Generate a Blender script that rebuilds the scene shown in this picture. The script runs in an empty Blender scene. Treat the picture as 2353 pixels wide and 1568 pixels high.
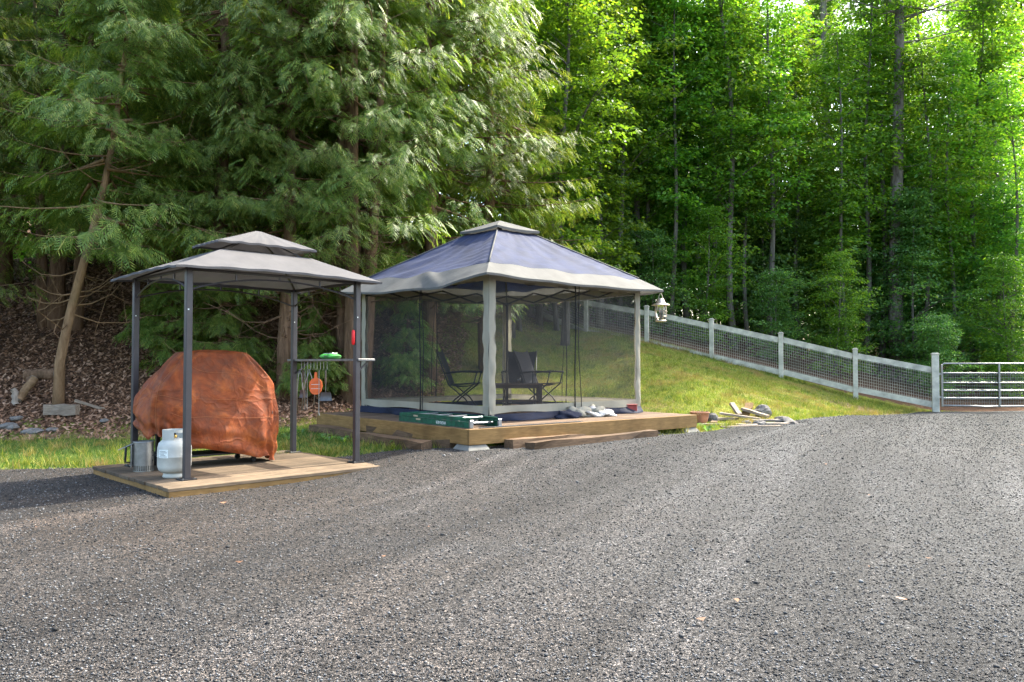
import bpy, math, random
import numpy as np
from mathutils import Vector, Matrix

random.seed(7)
rng = np.random.default_rng(11)
R = math.radians
sc = bpy.context.scene
col = sc.collection

# ------------------------------------------------------------------ camera, sky, sun, exposure
FPX, CX, CY, PITCH, CAMH = 1811.0, 1176.5, 784.0, 0.029, 1.2      # photo seen at 2353 px wide
cam = bpy.data.cameras.new('camera'); cam_o = bpy.data.objects.new('camera', cam); col.objects.link(cam_o)
cam.sensor_width = 36.0; cam.lens = FPX / 2353.0 * 36.0
cam.clip_end = 600.0; cam.clip_start = 0.05
cam_o.location = (0, 0, CAMH); cam_o.rotation_euler = (math.pi / 2 + PITCH, 0, 0)
sc.camera = cam_o

SUN_AZ, SUN_EL = R(49), R(50)
to_sun = Vector((math.sin(SUN_AZ) * math.cos(SUN_EL), math.cos(SUN_AZ) * math.cos(SUN_EL), math.sin(SUN_EL)))
world = bpy.data.worlds.new('World'); sc.world = world; world.use_nodes = True
wn = world.node_tree.nodes; wl = world.node_tree.links
sky = wn.new('ShaderNodeTexSky'); sky.sky_type = 'NISHITA'; sky.sun_disc = False
sky.sun_elevation = SUN_EL; sky.sun_rotation = SUN_AZ; sky.air_density = 1.0; sky.dust_density = 3.5; sky.ozone_density = 0.5
wl.new(sky.outputs[0], wn['Background'].inputs[0]); wn['Background'].inputs[1].default_value = 0.15
sun = bpy.data.lights.new('sun', 'SUN'); sun.energy = 2.25; sun.angle = R(0.55); sun.color = (1.0, 0.94, 0.84)
sun_o = bpy.data.objects.new('sun', sun); col.objects.link(sun_o)
sun_o.rotation_euler = to_sun.to_track_quat('Z', 'Y').to_euler(); sun_o.location = to_sun * 60

sc.view_settings.view_transform = 'Standard'; sc.view_settings.look = 'None'
sc.view_settings.gamma = 1.0; sc.view_settings.use_curve_mapping = False
sc.view_settings.exposure = 2.55
sc.view_settings.use_white_balance = True; sc.view_settings.white_balance_temperature = 6600; sc.view_settings.white_balance_tint = 6
sc.render.engine = 'CYCLES'
cy = sc.cycles
cy.max_bounces = 7; cy.diffuse_bounces = 4; cy.glossy_bounces = 2; cy.transmission_bounces = 4; cy.transparent_max_bounces = 16
cy.caustics_reflective = False; cy.caustics_refractive = False
cy.use_denoising = True
cy.sample_clamp_indirect = 6.0

# ------------------------------------------------------------------ helpers
def ray(x, y):
    v = (CY - y) / FPX; c, s = math.cos(PITCH), math.sin(PITCH)
    return Vector(((x - CX) / FPX, c - v * s, s + v * c))
def on_z(x, y, z):
    d = ray(x, y); t = (z - CAMH) / d.z
    return Vector((d.x * t, d.y * t, z))
def at(x, y, depth):
    d = ray(x, y); t = depth / d.y
    return Vector((d.x * t, d.y * t, CAMH + d.z * t))
def ss(a, b, x):
    t = np.clip((x - a) / (b - a), 0, 1); return t * t * (3 - 2 * t)
def noise2(x, y, seed=0, oct=4, scale=1.0):
    r = np.random.default_rng(seed); out = 0; amp = 1; tot = 0; f = scale
    for _ in range(oct):
        for _k in range(3):
            a = r.uniform(0, 2 * np.pi); p = r.uniform(0, 2 * np.pi)
            w = f * r.uniform(.7, 1.4)
            out = out + amp / 3 * np.sin(w * (x * np.cos(a) + y * np.sin(a)) + p + 1.7 * np.sin(.6 * w * (-x * np.sin(a) + y * np.cos(a)) + 2 * p))
        tot += amp; amp *= .5; f *= 2.03
    return out / tot

def tag(o, label=None, cat=None, group=None, kind=None):
    if label: o['label'] = label
    if cat: o['category'] = cat
    if group: o['group'] = group
    if kind: o['kind'] = kind
    return o
def empty(name, loc=(0, 0, 0), rz=0.0, label=None, cat=None, group=None):
    o = bpy.data.objects.new(name, None); col.objects.link(o)
    o.location = loc; o.rotation_euler = (0, 0, rz); o.empty_display_size = .1
    return tag(o, label, cat, group)
def link(name, me, m, parent=None, smooth=False):
    if m is not None:
        for mm in (m if isinstance(m, (list, tuple)) else [m]): me.materials.append(mm)
    if smooth:
        me.polygons.foreach_set('use_smooth', [True] * len(me.polygons))
    o = bpy.data.objects.new(name, me); col.objects.link(o)
    if parent is not None: o.parent = parent
    return o
def fast_mesh(name, V, F):
    """V (n,3), F (m,k) numpy -> mesh"""
    me = bpy.data.meshes.new(name); V = np.asarray(V, np.float32); F = np.asarray(F, np.int32); k = F.shape[1]
    me.vertices.add(len(V)); me.vertices.foreach_set('co', V.ravel())
    me.loops.add(F.size); me.loops.foreach_set('vertex_index', F.ravel())
    me.polygons.add(len(F)); me.polygons.foreach_set('loop_start', np.arange(0, F.size, k, dtype=np.int32))
    try: me.polygons.foreach_set('loop_total', np.full(len(F), k, np.int32))
    except Exception: pass
    me.update(calc_edges=True); me.validate(); return me

class MB:
    def __init__(s): s.v = []; s.f = []
    def add(s, vs, fs):
        n = len(s.v); s.v += [tuple(p) for p in vs]; s.f += [tuple(i + n for i in f) for f in fs]; return s
    def box(s, c, d, rz=0.0, rx=0.0, ry=0.0, bev=0.0):
        hx, hy, hz = d[0] / 2, d[1] / 2, d[2] / 2
        M = Matrix.Translation(Vector(c)) @ Matrix.Rotation(rz, 4, 'Z') @ Matrix.Rotation(ry, 4, 'Y') @ Matrix.Rotation(rx, 4, 'X')
        if bev <= 0:
            P = [(-hx,-hy,-hz),(hx,-hy,-hz),(hx,hy,-hz),(-hx,hy,-hz),(-hx,-hy,hz),(hx,-hy,hz),(hx,hy,hz),(-hx,hy,hz)]
            F = [(0,3,2,1),(4,5,6,7),(0,1,5,4),(1,2,6,5),(2,3,7,6),(3,0,4,7)]
        else:
            b = min(bev, hx * .9, hy * .9, hz * .9); P = []; F = []
            idx = {}
            for sx in (-1, 1):
                for sy in (-1, 1):
                    for sz in (-1, 1):
                        for ax in range(3):
                            q = [sx * (hx - b), sy * (hy - b), sz * (hz - b)]
                            q[ax] = (sx * hx, sy * hy, sz * hz)[ax]
                            idx[(sx, sy, sz, ax)] = len(P); P.append(tuple(q))
            g = lambda a, b_, c_, ax: idx[(a, b_, c_, ax)]
            for sg in (-1, 1):
                F.append(tuple(g(sg, y, z, 0) for y, z in ((-1,-1),(1,-1),(1,1),(-1,1))))
                F.append(tuple(g(x, sg, z, 1) for x, z in ((-1,-1),(1,-1),(1,1),(-1,1))))
                F.append(tuple(g(x, y, sg, 2) for x, y in ((-1,-1),(1,-1),(1,1),(-1,1))))
            for a in (-1, 1):
                for b_ in (-1, 1):
                    F.append((g(a,b_,-1,0), g(a,b_,-1,1), g(a,b_,1,1), g(a,b_,1,0)))
                    F.append((g(a,-1,b_,0), g(a,-1,b_,2), g(a,1,b_,2), g(a,1,b_,0)))
                    F.append((g(-1,a,b_,1), g(-1,a,b_,2), g(1,a,b_,2), g(1,a,b_,1)))
            for a in (-1, 1):
                for b_ in (-1, 1):
                    for c_ in (-1, 1): F.append((g(a,b_,c_,0), g(a,b_,c_,1), g(a,b_,c_,2)))
        return s.add([M @ Vector(p) for p in P], F)
    def bar(s, a, b, w, h=None, up=(0, 0, 1)):
        a = Vector(a); b = Vector(b); h = h or w; d = (b - a).normalized(); up = Vector(up)
        if abs(d.dot(up)) > .98: up = Vector((1, 0, 0))
        x = d.cross(up).normalized(); z = x.cross(d).normalized()
        P = [p + x * (i * w / 2) + z * (j * h / 2) for p in (a, b) for i, j in ((-1,-1),(1,-1),(1,1),(-1,1))]
        return s.add(P, [(0,1,2,3),(7,6,5,4),(0,4,5,1),(1,5,6,2),(2,6,7,3),(3,7,4,0)])
    def tube(s, pts, r, n=6, cap=True):
        pts = [Vector(p) for p in pts]; k = len(pts)
        rs = r if isinstance(r, (list, tuple, np.ndarray)) else [r] * k
        P = []; F = []; ref = None
        for i, p in enumerate(pts):
            d = (pts[min(i + 1, k - 1)] - pts[max(i - 1, 0)])
            if d.length < 1e-9: d = Vector((0, 0, 1))
            d.normalize()
            if ref is None: ref = Vector((1, 0, 0)) if abs(d.x) < .8 else Vector((0, 1, 0))
            x = (ref - d * ref.dot(d)).normalized(); y = d.cross(x); ref = x
            for j in range(n):
                a = 2 * math.pi * j / n; P.append(p + (x * math.cos(a) + y * math.sin(a)) * rs[i])
        for i in range(k - 1):
            for j in range(n):
                F.append((i*n+j, i*n+(j+1)%n, (i+1)*n+(j+1)%n, (i+1)*n+j))
        if cap: F.append(tuple(range(n - 1, -1, -1))); F.append(tuple((k - 1) * n + j for j in range(n)))
        return s.add(P, F)
    def lathe(s, prof, c=(0, 0, 0), n=24, close=True):
        P = []; F = []; k = len(prof)
        for r, z in prof:
            for j in range(n):
                a = 2 * math.pi * j / n; P.append((c[0] + r * math.cos(a), c[1] + r * math.sin(a), c[2] + z))
        for i in range(k - 1):
            for j in range(n): F.append((i*n+j, i*n+(j+1)%n, (i+1)*n+(j+1)%n, (i+1)*n+j))
        if close: F.append(tuple(range(n - 1, -1, -1))); F.append(tuple((k - 1) * n + j for j in range(n)))
        return s.add(P, F)
    def grid(s, fn, nu, nv):
        P = [fn(i / (nu - 1), j / (nv - 1)) for j in range(nv) for i in range(nu)]
        F = [(j*nu+i, j*nu+i+1, (j+1)*nu+i+1, (j+1)*nu+i) for j in range(nv-1) for i in range(nu-1)]
        return s.add(P, F)
    def build(s, name, m, parent=None, smooth=False, off=None):
        me = bpy.data.meshes.new(name)
        V = s.v if off is None else [(p[0]-off[0], p[1]-off[1], p[2]-off[2]) for p in s.v]
        me.from_pydata(V, [], s.f); me.update()
        return link(name, me, m, parent, smooth)

def copy_tree(o, parent=None):
    c = o.copy(); col.objects.link(c); c.parent = parent
    for ch in o.children: copy_tree(ch, c)
    return c

# ------------------------------------------------------------------ materials
def newmat(name):
    m = bpy.data.materials.new(name); m.use_nodes = True; nt = m.node_tree
    return m, nt.nodes, nt.links, nt.nodes['Principled BSDF']
def ramp(n, l, src, stops):
    r = n.new('ShaderNodeValToRGB'); e = r.color_ramp.elements
    while len(e) < len(stops): e.new(.5)
    for i, (p, c) in enumerate(stops): e[i].position = p; e[i].color = (*c, 1) if len(c) == 3 else c
    l.new(src, r.inputs[0]); return r.outputs[0]
def coords(n, l, scale=(1, 1, 1), kind='Object'):
    t = n.new('ShaderNodeTexCoord'); mp = n.new('ShaderNodeMapping'); mp.inputs['Scale'].default_value = scale
    l.new(t.outputs[kind], mp.inputs[0]); return mp.outputs[0]
def noise(n, l, vec, scale, detail=4, rough=.55, dist=0):
    t = n.new('ShaderNodeTexNoise'); t.inputs['Scale'].default_value = scale; t.inputs['Detail'].default_value = detail
    t.inputs['Roughness'].default_value = rough; t.inputs['Distortion'].default_value = dist
    l.new(vec, t.inputs['Vector']); return t.outputs['Fac']
def mixc(n, l, fac, a, b, mode='MIX'):
    m = n.new('ShaderNodeMix'); m.data_type = 'RGBA'; m.blend_type = mode
    for v, i in ((fac, 0), (a, 6), (b, 7)):
        if hasattr(v, 'links') or hasattr(v, 'is_linked'): l.new(v, m.inputs[i])
        elif isinstance(v, (int, float)): m.inputs[i].default_value = v
        else: m.inputs[i].default_value = (*v, 1)
    return m.outputs[2]
def bump(n, l, b, h, strength=.3, dist=.02, prev=None):
    x = n.new('ShaderNodeBump'); x.inputs['Strength'].default_value = strength; x.inputs['Distance'].default_value = dist
    l.new(h, x.inputs['Height'])
    if prev: l.new(prev, x.inputs['Normal'])
    l.new(x.outputs[0], b.inputs['Normal']); return x.outputs[0]
def simple(name, c, rough=.6, metal=0.0, var=.25, scale=8.0, bumpy=.15, spec=.4, bdist=.01):
    m, n, l, b = newmat(name); v = coords(n, l)
    f = noise(n, l, v, scale, 5, .6)
    lo = tuple(x * (1 - var) for x in c); hi = tuple(min(1, x * (1 + var)) for x in c)
    l.new(ramp(n, l, f, [(.3, lo), (.7, hi)]), b.inputs['Base Color'])
    b.inputs['Roughness'].default_value = rough; b.inputs['Metallic'].default_value = metal; b.inputs['Specular IOR Level'].default_value = spec
    if bumpy: bump(n, l, b, noise(n, l, v, scale * 6, 4), bumpy, bdist)
    return m
def wood(name, dark, light, along=(1, 8, 8), scale=6.0, rough=.75, knots=True):
    m, n, l, b = newmat(name); v = coords(n, l, along)
    oi = n.new('ShaderNodeObjectInfo'); add = n.new('ShaderNodeVectorMath'); add.operation = 'ADD'
    sc_ = n.new('ShaderNodeVectorMath'); sc_.operation = 'SCALE'; sc_.inputs['Scale'].default_value = 37.0
    cmb = n.new('ShaderNodeCombineXYZ')
    for i in range(3): l.new(oi.outputs['Random'], cmb.inputs[i])
    l.new(cmb.outputs[0], sc_.inputs[0]); l.new(v, add.inputs[0]); l.new(sc_.outputs[0], add.inputs[1])
    f = noise(n, l, add.outputs[0], scale, 6, .65, .6)
    c = ramp(n, l, f, [(.25, dark), (.5, tuple((a + b_) / 2 for a, b_ in zip(dark, light))), (.75, light)])
    v2 = coords(n, l); g = noise(n, l, v2, 2.2, 3, .6)
    c = mixc(n, l, ramp(n, l, g, [(.45, (0, 0, 0)), (.75, (.55, .55, .55))]), c, tuple(x * .45 for x in dark))
    hv = n.new('ShaderNodeHueSaturation'); l.new(c, hv.inputs['Color'])
    mr = n.new('ShaderNodeMapRange'); mr.inputs[3].default_value = .62; mr.inputs[4].default_value = 1.3
    l.new(oi.outputs['Random'], mr.inputs[0]); l.new(mr.outputs[0], hv.inputs['Value'])
    l.new(hv.outputs[0], b.inputs['Base Color']); b.inputs['Roughness'].default_value = rough; b.inputs['Specular IOR Level'].default_value = .25
    bump(n, l, b, f, .35, .006); return m
def leafmat(name, stops, trans, transfac=.4, rough=.42, spec=.45):
    m, n, l, b = newmat(name)
    g = n.new('ShaderNodeNewGeometry'); oi = n.new('ShaderNodeObjectInfo')
    c = ramp(n, l, g.outputs['Random Per Island'], stops)
    hv = n.new('ShaderNodeHueSaturation'); l.new(c, hv.inputs['Color'])
    mr = n.new('ShaderNodeMapRange'); mr.inputs[3].default_value = .75; mr.inputs[4].default_value = 1.25
    l.new(oi.outputs['Random'], mr.inputs[0]); l.new(mr.outputs[0], hv.inputs['Value'])
    mr2 = n.new('ShaderNodeMapRange'); mr2.inputs[3].default_value = .485; mr2.inputs[4].default_value = .515
    l.new(oi.outputs['Random'], mr2.inputs[0]); l.new(mr2.outputs[0], hv.inputs['Hue'])
    l.new(hv.outputs[0], b.inputs['Base Color']); b.inputs['Roughness'].default_value = rough; b.inputs['Specular IOR Level'].default_value = spec
    t = n.new('ShaderNodeBsdfTranslucent')
    tc = mixc(n, l, 1.0, hv.outputs[0], trans, 'MULTIPLY'); l.new(tc, t.inputs[0])
    mx = n.new('ShaderNodeMixShader'); mx.inputs[0].default_value = transfac
    l.new(b.outputs[0], mx.inputs[1]); l.new(t.outputs[0], mx.inputs[2])
    l.new(mx.outputs[0], n['Material Output'].inputs[0]); return m
def fabric(name, c, trans=.2, var=.12, wr=.5, rough=.75):
    m, n, l, b = newmat(name); v = coords(n, l)
    f = noise(n, l, v, 3.0, 5, .6); f2 = noise(n, l, coords(n, l, (1, 1, 1)), 1.1, 2)
    c1 = ramp(n, l, f, [(.3, tuple(x * (1 - var) for x in c)), (.7, tuple(min(1, x * (1 + var)) for x in c))])
    l.new(c1, b.inputs['Base Color']); b.inputs['Roughness'].default_value = rough; b.inputs['Specular IOR Level'].default_value = .3
    b.inputs['Sheen Weight'].default_value = .04; b.inputs['Specular IOR Level'].default_value = .18
    nb = bump(n, l, b, noise(n, l, v, 9, 4, .6, .8), wr * .4, .02)
    bump(n, l, b, noise(n, l, v, 160, 2), .12, .002, nb)
    if trans:
        t = n.new('ShaderNodeBsdfTranslucent'); l.new(c1, t.inputs[0]); l.new(nb, t.inputs['Normal'])
        mx = n.new('ShaderNodeMixShader'); mx.inputs[0].default_value = trans
        l.new(b.outputs[0], mx.inputs[1]); l.new(t.outputs[0], mx.inputs[2]); l.new(mx.outputs[0], n['Material Output'].inputs[0])
    return m
def bark(name, dark, light, sx=14, sz=2.2):
    m, n, l, b = newmat(name); v = coords(n, l, (1, 1, sz / sx))
    f = noise(n, l, v, sx, 6, .7, .5); g = noise(n, l, coords(n, l), 1.3, 3)
    c = ramp(n, l, f, [(.3, dark), (.55, tuple((a + b_) * .5 for a, b_ in zip(dark, light))), (.75, light)])
    c = mixc(n, l, ramp(n, l, g, [(.5, (0, 0, 0)), (.8, (.6, .6, .6))]), c, (dark[0] * .8, dark[1] * 1.1, dark[2] * .8))
    l.new(c, b.inputs['Base Color']); b.inputs['Roughness'].default_value = .9; b.inputs['Specular IOR Level'].default_value = .15
    bump(n, l, b, f, .9, .03); return m

M = {}
M['cedar'] = leafmat('cedar_foliage', [(0, (.065, .115, .026)), (.45, (.12, .2, .04)), (.8, (.19, .26, .052)), (1, (.28, .29, .07))], (1.9, 1.9, .8), .38, .48, .4)
M['maple'] = leafmat('broad_leaf', [(0, (.065, .14, .022)), (.5, (.105, .215, .032)), (.85, (.15, .265, .036)), (1, (.23, .31, .045))], (2.2, 2.1, .7), .5, .45, .4)
M['under'] = leafmat('understory_leaf', [(0, (.065, .15, .045)), (.5, (.10, .215, .06)), (.85, (.14, .265, .07)), (1, (.22, .31, .075))], (2.1, 2.1, .85), .48, .38, .45)
M['pine'] = leafmat('pine_needles', [(0, (.05, .09, .03)), (.6, (.09, .14, .05)), (1, (.15, .19, .08))], (1.4, 1.5, .8), .35, .5, .4)
M['cedarbark'] = bark('cedar_bark', (.08, .045, .028), (.32, .195, .12))
M['greybark'] = bark('grey_bark', (.06, .05, .04), (.26, .23, .19))
M['pinebark'] = bark('pine_bark', (.08, .062, .054), (.38, .32, .28), 9, 2)
M['leanbark'] = bark('smooth_tan_bark', (.14, .08, .04), (.36, .23, .13), 10, 2.5)
M['twig'] = simple('dry_twig', (.22, .16, .10), .9, var=.4, bumpy=0)
M['postmetal'] = simple('dark_powder_coat', (.055, .05, .052), .42, .3, .2, 5, .05)
M['blackmetal'] = simple('black_metal', (.02, .02, .022), .45, .3, .2, 5, .05)
M['steel'] = simple('galvanised_steel', (.27, .27, .26), .38, .85, .25, 10, .08)
M['alu'] = simple('aluminium', (.3, .305, .315), .35, .8, .2, 8, .06)
M['canopy'] = fabric('taupe_canopy', (.09, .086, .087), .10, .14, .35)
M['blue'] = fabric('faded_blue_polyester', (.018, .027, .068), .08, .35, .9, .75)
M['cream'] = fabric('grey_cream_cloth', (.36, .335, .265), .3, .12, .6)
M['valance'] = fabric('grey_valance', (.115, .113, .105), .2, .2, .6)
M['skirt'] = fabric('navy_skirt', (.012, .016, .034), .05, .3, .8)
M['sling'] = fabric('charcoal_sling', (.022, .023, .03), .0, .2, .1)
M['deck'] = wood('weathered_deck_board', (.085, .052, .032), (.18, .12, .077))
M['fascia'] = wood('pine_fascia', (.15, .082, .026), (.31, .185, .068))
M['plat'] = wood('grey_plank', (.085, .06, .04), (.21, .15, .092))
M['timber'] = wood('old_timber', (.06, .035, .02), (.24, .15, .085))
M['oldwood'] = wood('grey_old_wood', (.1, .075, .055), (.3, .24, .18))
M['scrap'] = wood('pale_scrap_wood', (.22, .17, .13), (.55, .46, .37))
M['table'] = wood('dark_table_wood', (.03, .018, .013), (.08, .05, .035))
M['concrete'] = simple('concrete', (.18, .172, .15), .9, 0, .2, 12, .4)
M['white'] = simple('white_vinyl', (.5, .465, .37), .6, 0, .35, 4, .03)
M['tank'] = simple('tank_paint', (.46, .46, .41), .5, 0, .2, 5, .05)
M['shelf'] = simple('lit_grey_shelf', (.16, .155, .15), .4, .3, .3, 9, .1)  # dark shelf in a lighter grey that stands in for its lit edge
M['rope'] = simple('black_webbing', (.012, .012, .014), .8, 0, .2, 20, .1)
M['rubber'] = simple('black_rubber', (.015, .015, .015), .7, 0, .2, 20, .1)
M['green'] = simple('green_fibreglass', (.005, .08, .045), .5, 0, .5, 14, .05)
M['red'] = simple('bright_red_plastic', (.75, .015, .02), .35, 0, .05, 9, .0)
M['redbox'] = simple('brick_red_paint', (.22, .035, .03), .6, 0, .3, 9, .1)
M['orange'] = simple('orange_silicone', (.75, .16, .04), .5, 0, .15, 20, .1)
M['packgreen'] = simple('green_wrapper', (.08, .42, .08), .3, 0, .35, 14, .1, .6)
M['packfoil'] = simple('pale_foil', (.7, .8, .8), .2, .3, .2, 30, .3, .7)
M['ink'] = simple('dark_print', (.02, .03, .03), .7, 0, .1, 9, 0)
M['labelwhite'] = simple('pale_print', (.7, .74, .7), .6, 0, .15, 30, 0)
M['terracotta'] = simple('terracotta', (.30, .13, .075), .85, 0, .3, 9, .3)
M['rock'] = simple('grey_stone', (.17, .155, .14), .9, 0, .35, 9, .6, .3, .03)
M['darkrock'] = simple('dark_stone', (.09, .085, .08), .9, 0, .35, 9, .6, .3, .03)
M['copper'] = simple('aged_champagne_metal', (.55, .47, .38), .4, .7, .2, 9, .05)
M['plastic'] = simple('crumpled_white_plastic', (.45, .42, .38), .35, 0, .4, 6, .8, .6, .03)
M['brass'] = simple('brass', (.55, .35, .1), .35, .9, .1, 9, 0)
M['darkgrey'] = simple('dark_grey_metal', (.12, .12, .125), .5, .6, .3, 9, .1)

def mk_cover():
    m, n, l, b = newmat('rust_orange_cover'); v = coords(n, l)
    f = noise(n, l, v, 2.4, 7, .7, .9); g = noise(n, l, v, 7, 6, .75)
    c = ramp(n, l, f, [(.3, (.085, .018, .006)), (.5, (.23, .05, .012)), (.7, (.46, .125, .026))])
    c = mixc(n, l, ramp(n, l, g, [(.45, (0, 0, 0)), (.7, (.75, .75, .75))]), c, (.11, .045, .026))
    l.new(c, b.inputs['Base Color']); b.inputs['Roughness'].default_value = .68; b.inputs['Specular IOR Level'].default_value = .25
    w = n.new('ShaderNodeTexVoronoi'); w.feature = 'DISTANCE_TO_EDGE'; w.inputs['Scale'].default_value = 2.6
    wv = n.new('ShaderNodeVectorMath'); wv.operation = 'ADD'
    nz = n.new('ShaderNodeTexNoise'); nz.inputs['Scale'].default_value = 3; l.new(v, nz.inputs[0])
    l.new(v, wv.inputs[0]); l.new(nz.outputs['Color'], wv.inputs[1]); l.new(wv.outputs[0], w.inputs['Vector'])
    nb = bump(n, l, b, ramp(n, l, w.outputs['Distance'], [(0, (1, 1, 1)), (.12, (.3, .3, .3)), (.5, (0, 0, 0))]), .24, .03)
    bump(n, l, b, f, .3, .05, nb); return m
M['cover'] = mk_cover()

def mk_mesh():
    m, n, l, b = newmat('black_insect_mesh')
    b.inputs['Base Color'].default_value = (.03, .03, .031, 1); b.inputs['Roughness'].default_value = .7
    t = n.new('ShaderNodeBsdfTransparent'); mx = n.new('ShaderNodeMixShader')
    v = coords(n, l); f = noise(n, l, v, 2.5, 3, .6, 1.2)
    r = ramp(n, l, f, [(.3, (.24, .24, .24)), (.7, (.38, .38, .38))])
    l.new(r, mx.inputs[0]); l.new(t.outputs[0], mx.inputs[1]); l.new(b.outputs[0], mx.inputs[2])
    l.new(mx.outputs[0], n['Material Output'].inputs[0]); return m
M['mesh'] = mk_mesh()

def mk_gravel():
    m, n, l, b = newmat('gravel'); v = coords(n, l)
    vo = n.new('ShaderNodeTexVoronoi'); vo.inputs['Scale'].default_value = 185; vo.inputs['Randomness'].default_value = 1; l.new(v, vo.inputs['Vector'])
    vo2 = n.new('ShaderNodeTexVoronoi'); vo2.inputs['Scale'].default_value = 80; l.new(v, vo2.inputs['Vector'])
    sep = n.new('ShaderNodeSeparateColor'); l.new(vo.outputs['Color'], sep.inputs[0])
    sep2 = n.new('ShaderNodeSeparateColor'); l.new(vo2.outputs['Color'], sep2.inputs[0])
    c = ramp(n, l, sep.outputs[0], [(0, (.008, .008, .008)), (.35, (.024, .024, .024)), (.7, (.062, .062, .063)), (1, (.22, .22, .22))])
    c2 = ramp(n, l, sep2.outputs[1], [(0, (.45, .44, .43)), (.8, (1, 1, 1)), (1, (1.5, 1.4, 1.3))])
    c = mixc(n, l, .75, c, c2, 'MULTIPLY')
    # worn tracks and brown fines
    big = noise(n, l, coords(n, l, (1, 1, 1)), .45, 5, .62, .4)
    # wheel tracks that sweep from the near left toward the gate
    xyz = n.new('ShaderNodeSeparateXYZ'); l.new(v, xyz.inputs[0])
    def mth(op, a, b):
        q = n.new('ShaderNodeMath'); q.operation = op
        for k, t in enumerate((a, b)):
            if isinstance(t, (int, float)): q.inputs[k].default_value = t
            else: l.new(t, q.inputs[k])
        return q.outputs[0]
    y2 = mth('MULTIPLY', xyz.outputs[1], xyz.outputs[1])
    wv = mth('SUBTRACT', xyz.outputs[0], mth('ADD', mth('MULTIPLY', xyz.outputs[1], .42), mth('MULTIPLY', y2, .0075)))
    cb = n.new('ShaderNodeCombineXYZ'); l.new(mth('MULTIPLY', wv, .95), cb.inputs[0]); l.new(mth('MULTIPLY', xyz.outputs[1], .10), cb.inputs[1])
    tr = noise(n, l, cb.outputs[0], 1.0, 5, .62, .5)
    far = noise(n, l, v, 44, 3, .75)
    c = mixc(n, l, 1.0, c, ramp(n, l, far, [(.34, (.4, .4, .4)), (.5, (.95, .95, .95)), (.66, (1.8, 1.8, 1.8))]), 'MULTIPLY')
    sx = n.new('ShaderNodeSeparateXYZ'); l.new(v, sx.inputs[0])
    mr = n.new('ShaderNodeMapRange'); mr.inputs[1].default_value = -2.5; mr.inputs[2].default_value = 3.0; mr.inputs[3].default_value = 1; mr.inputs[4].default_value = 0
    l.new(sx.outputs[0], mr.inputs[0])
    ml = n.new('ShaderNodeMath'); ml.operation = 'MULTIPLY'; l.new(mr.outputs[0], ml.inputs[0])
    l.new(ramp(n, l, big, [(.36, (.45, .45, .45)), (.56, (1, 1, 1))]), ml.inputs[1])
    c = mixc(n, l, ml.outputs[0], c, (.82, .64, .50), 'MULTIPLY')
    c = mixc(n, l, 1.0, c, ramp(n, l, tr, [(.32, (.42, .42, .43)), (.44, (.75, .75, .75)), (.54, (1.05, 1.05, 1.05)), (.66, (1.85, 1.85, 1.88))]), 'MULTIPLY')
    l.new(c, b.inputs['Base Color']); b.inputs['Roughness'].default_value = .82; b.inputs['Specular IOR Level'].default_value = .3
    inv = n.new('ShaderNodeMath'); inv.operation = 'SUBTRACT'; inv.inputs[0].default_value = 1; l.new(vo.outputs['Distance'], inv.inputs[1])
    nb = bump(n, l, b, inv.outputs[0], .9, .014)
    bump(n, l, b, noise(n, l, v, 7, 5, .7), .5, .05, nb); return m
M['gravel'] = mk_gravel()
def mk_pebble():
    m, n, l, b = newmat('pebble'); g = n.new('ShaderNodeNewGeometry')
    l.new(ramp(n, l, g.outputs['Random Per Island'], [(0, (.011, .011, .011)), (.3, (.033, .033, .033)), (.65, (.078, .078, .078)), (.93, (.19, .19, .19)), (1, (.13, .10, .08))]), b.inputs['Base Color'])
    b.inputs['Roughness'].default_value = .8; b.inputs['Specular IOR Level'].default_value = .3; return m
M['pebble'] = mk_pebble()
def mk_ground():
    m, n, l, b = newmat('slope_ground'); v = coords(n, l)
    a = n.new('ShaderNodeVertexColor'); a.layer_name = 'zone'
    s = n.new('ShaderNodeSeparateColor'); l.new(a.outputs[0], s.inputs[0])
    f = noise(n, l, v, 5, 6, .7); g = noise(n, l, v, 28, 5, .7); h = noise(n, l, v, .9, 4, .6)
    soil = ramp(n, l, g, [(.3, (.04, .022, .013)), (.55, (.12, .066, .04)), (.75, (.22, .135, .09))])
    grass = ramp(n, l, g, [(.3, (.09, .12, .02)), (.6, (.2, .22, .04)), (.8, (.3, .28, .08))])
    dry = ramp(n, l, f, [(.4, (.24, .19, .07)), (.7, (.16, .10, .05))])
    grass = mixc(n, l, ramp(n, l, h, [(.52, (0, 0, 0)), (.68, (.8, .8, .8))]), grass, dry)
    mth = n.new('ShaderNodeMath'); mth.operation = 'ADD'; l.new(s.outputs[0], mth.inputs[0])
    mr = n.new('ShaderNodeMapRange'); mr.inputs[1].default_value = .35; mr.inputs[2].default_value = .65; mr.inputs[3].default_value = -.35; mr.inputs[4].default_value = .35
    l.new(f, mr.inputs[0]); l.new(mr.outputs[0], mth.inputs[1])
    fac = ramp(n, l, mth.outputs[0], [(.4, (0, 0, 0)), (.6, (1, 1, 1))])
    c = mixc(n, l, fac, soil, grass)
    c = mixc(n, l, s.outputs[1], c, ramp(n, l, g, [(.3, (.12, .07, .04)), (.7, (.26, .17, .10))]))
    l.new(c, b.inputs['Base Color']); b.inputs['Roughness'].default_value = .95; b.inputs['Specular IOR Level'].default_value = .1
    bump(n, l, b, g, .8, .05); return m
M['ground'] = mk_ground()
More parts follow.
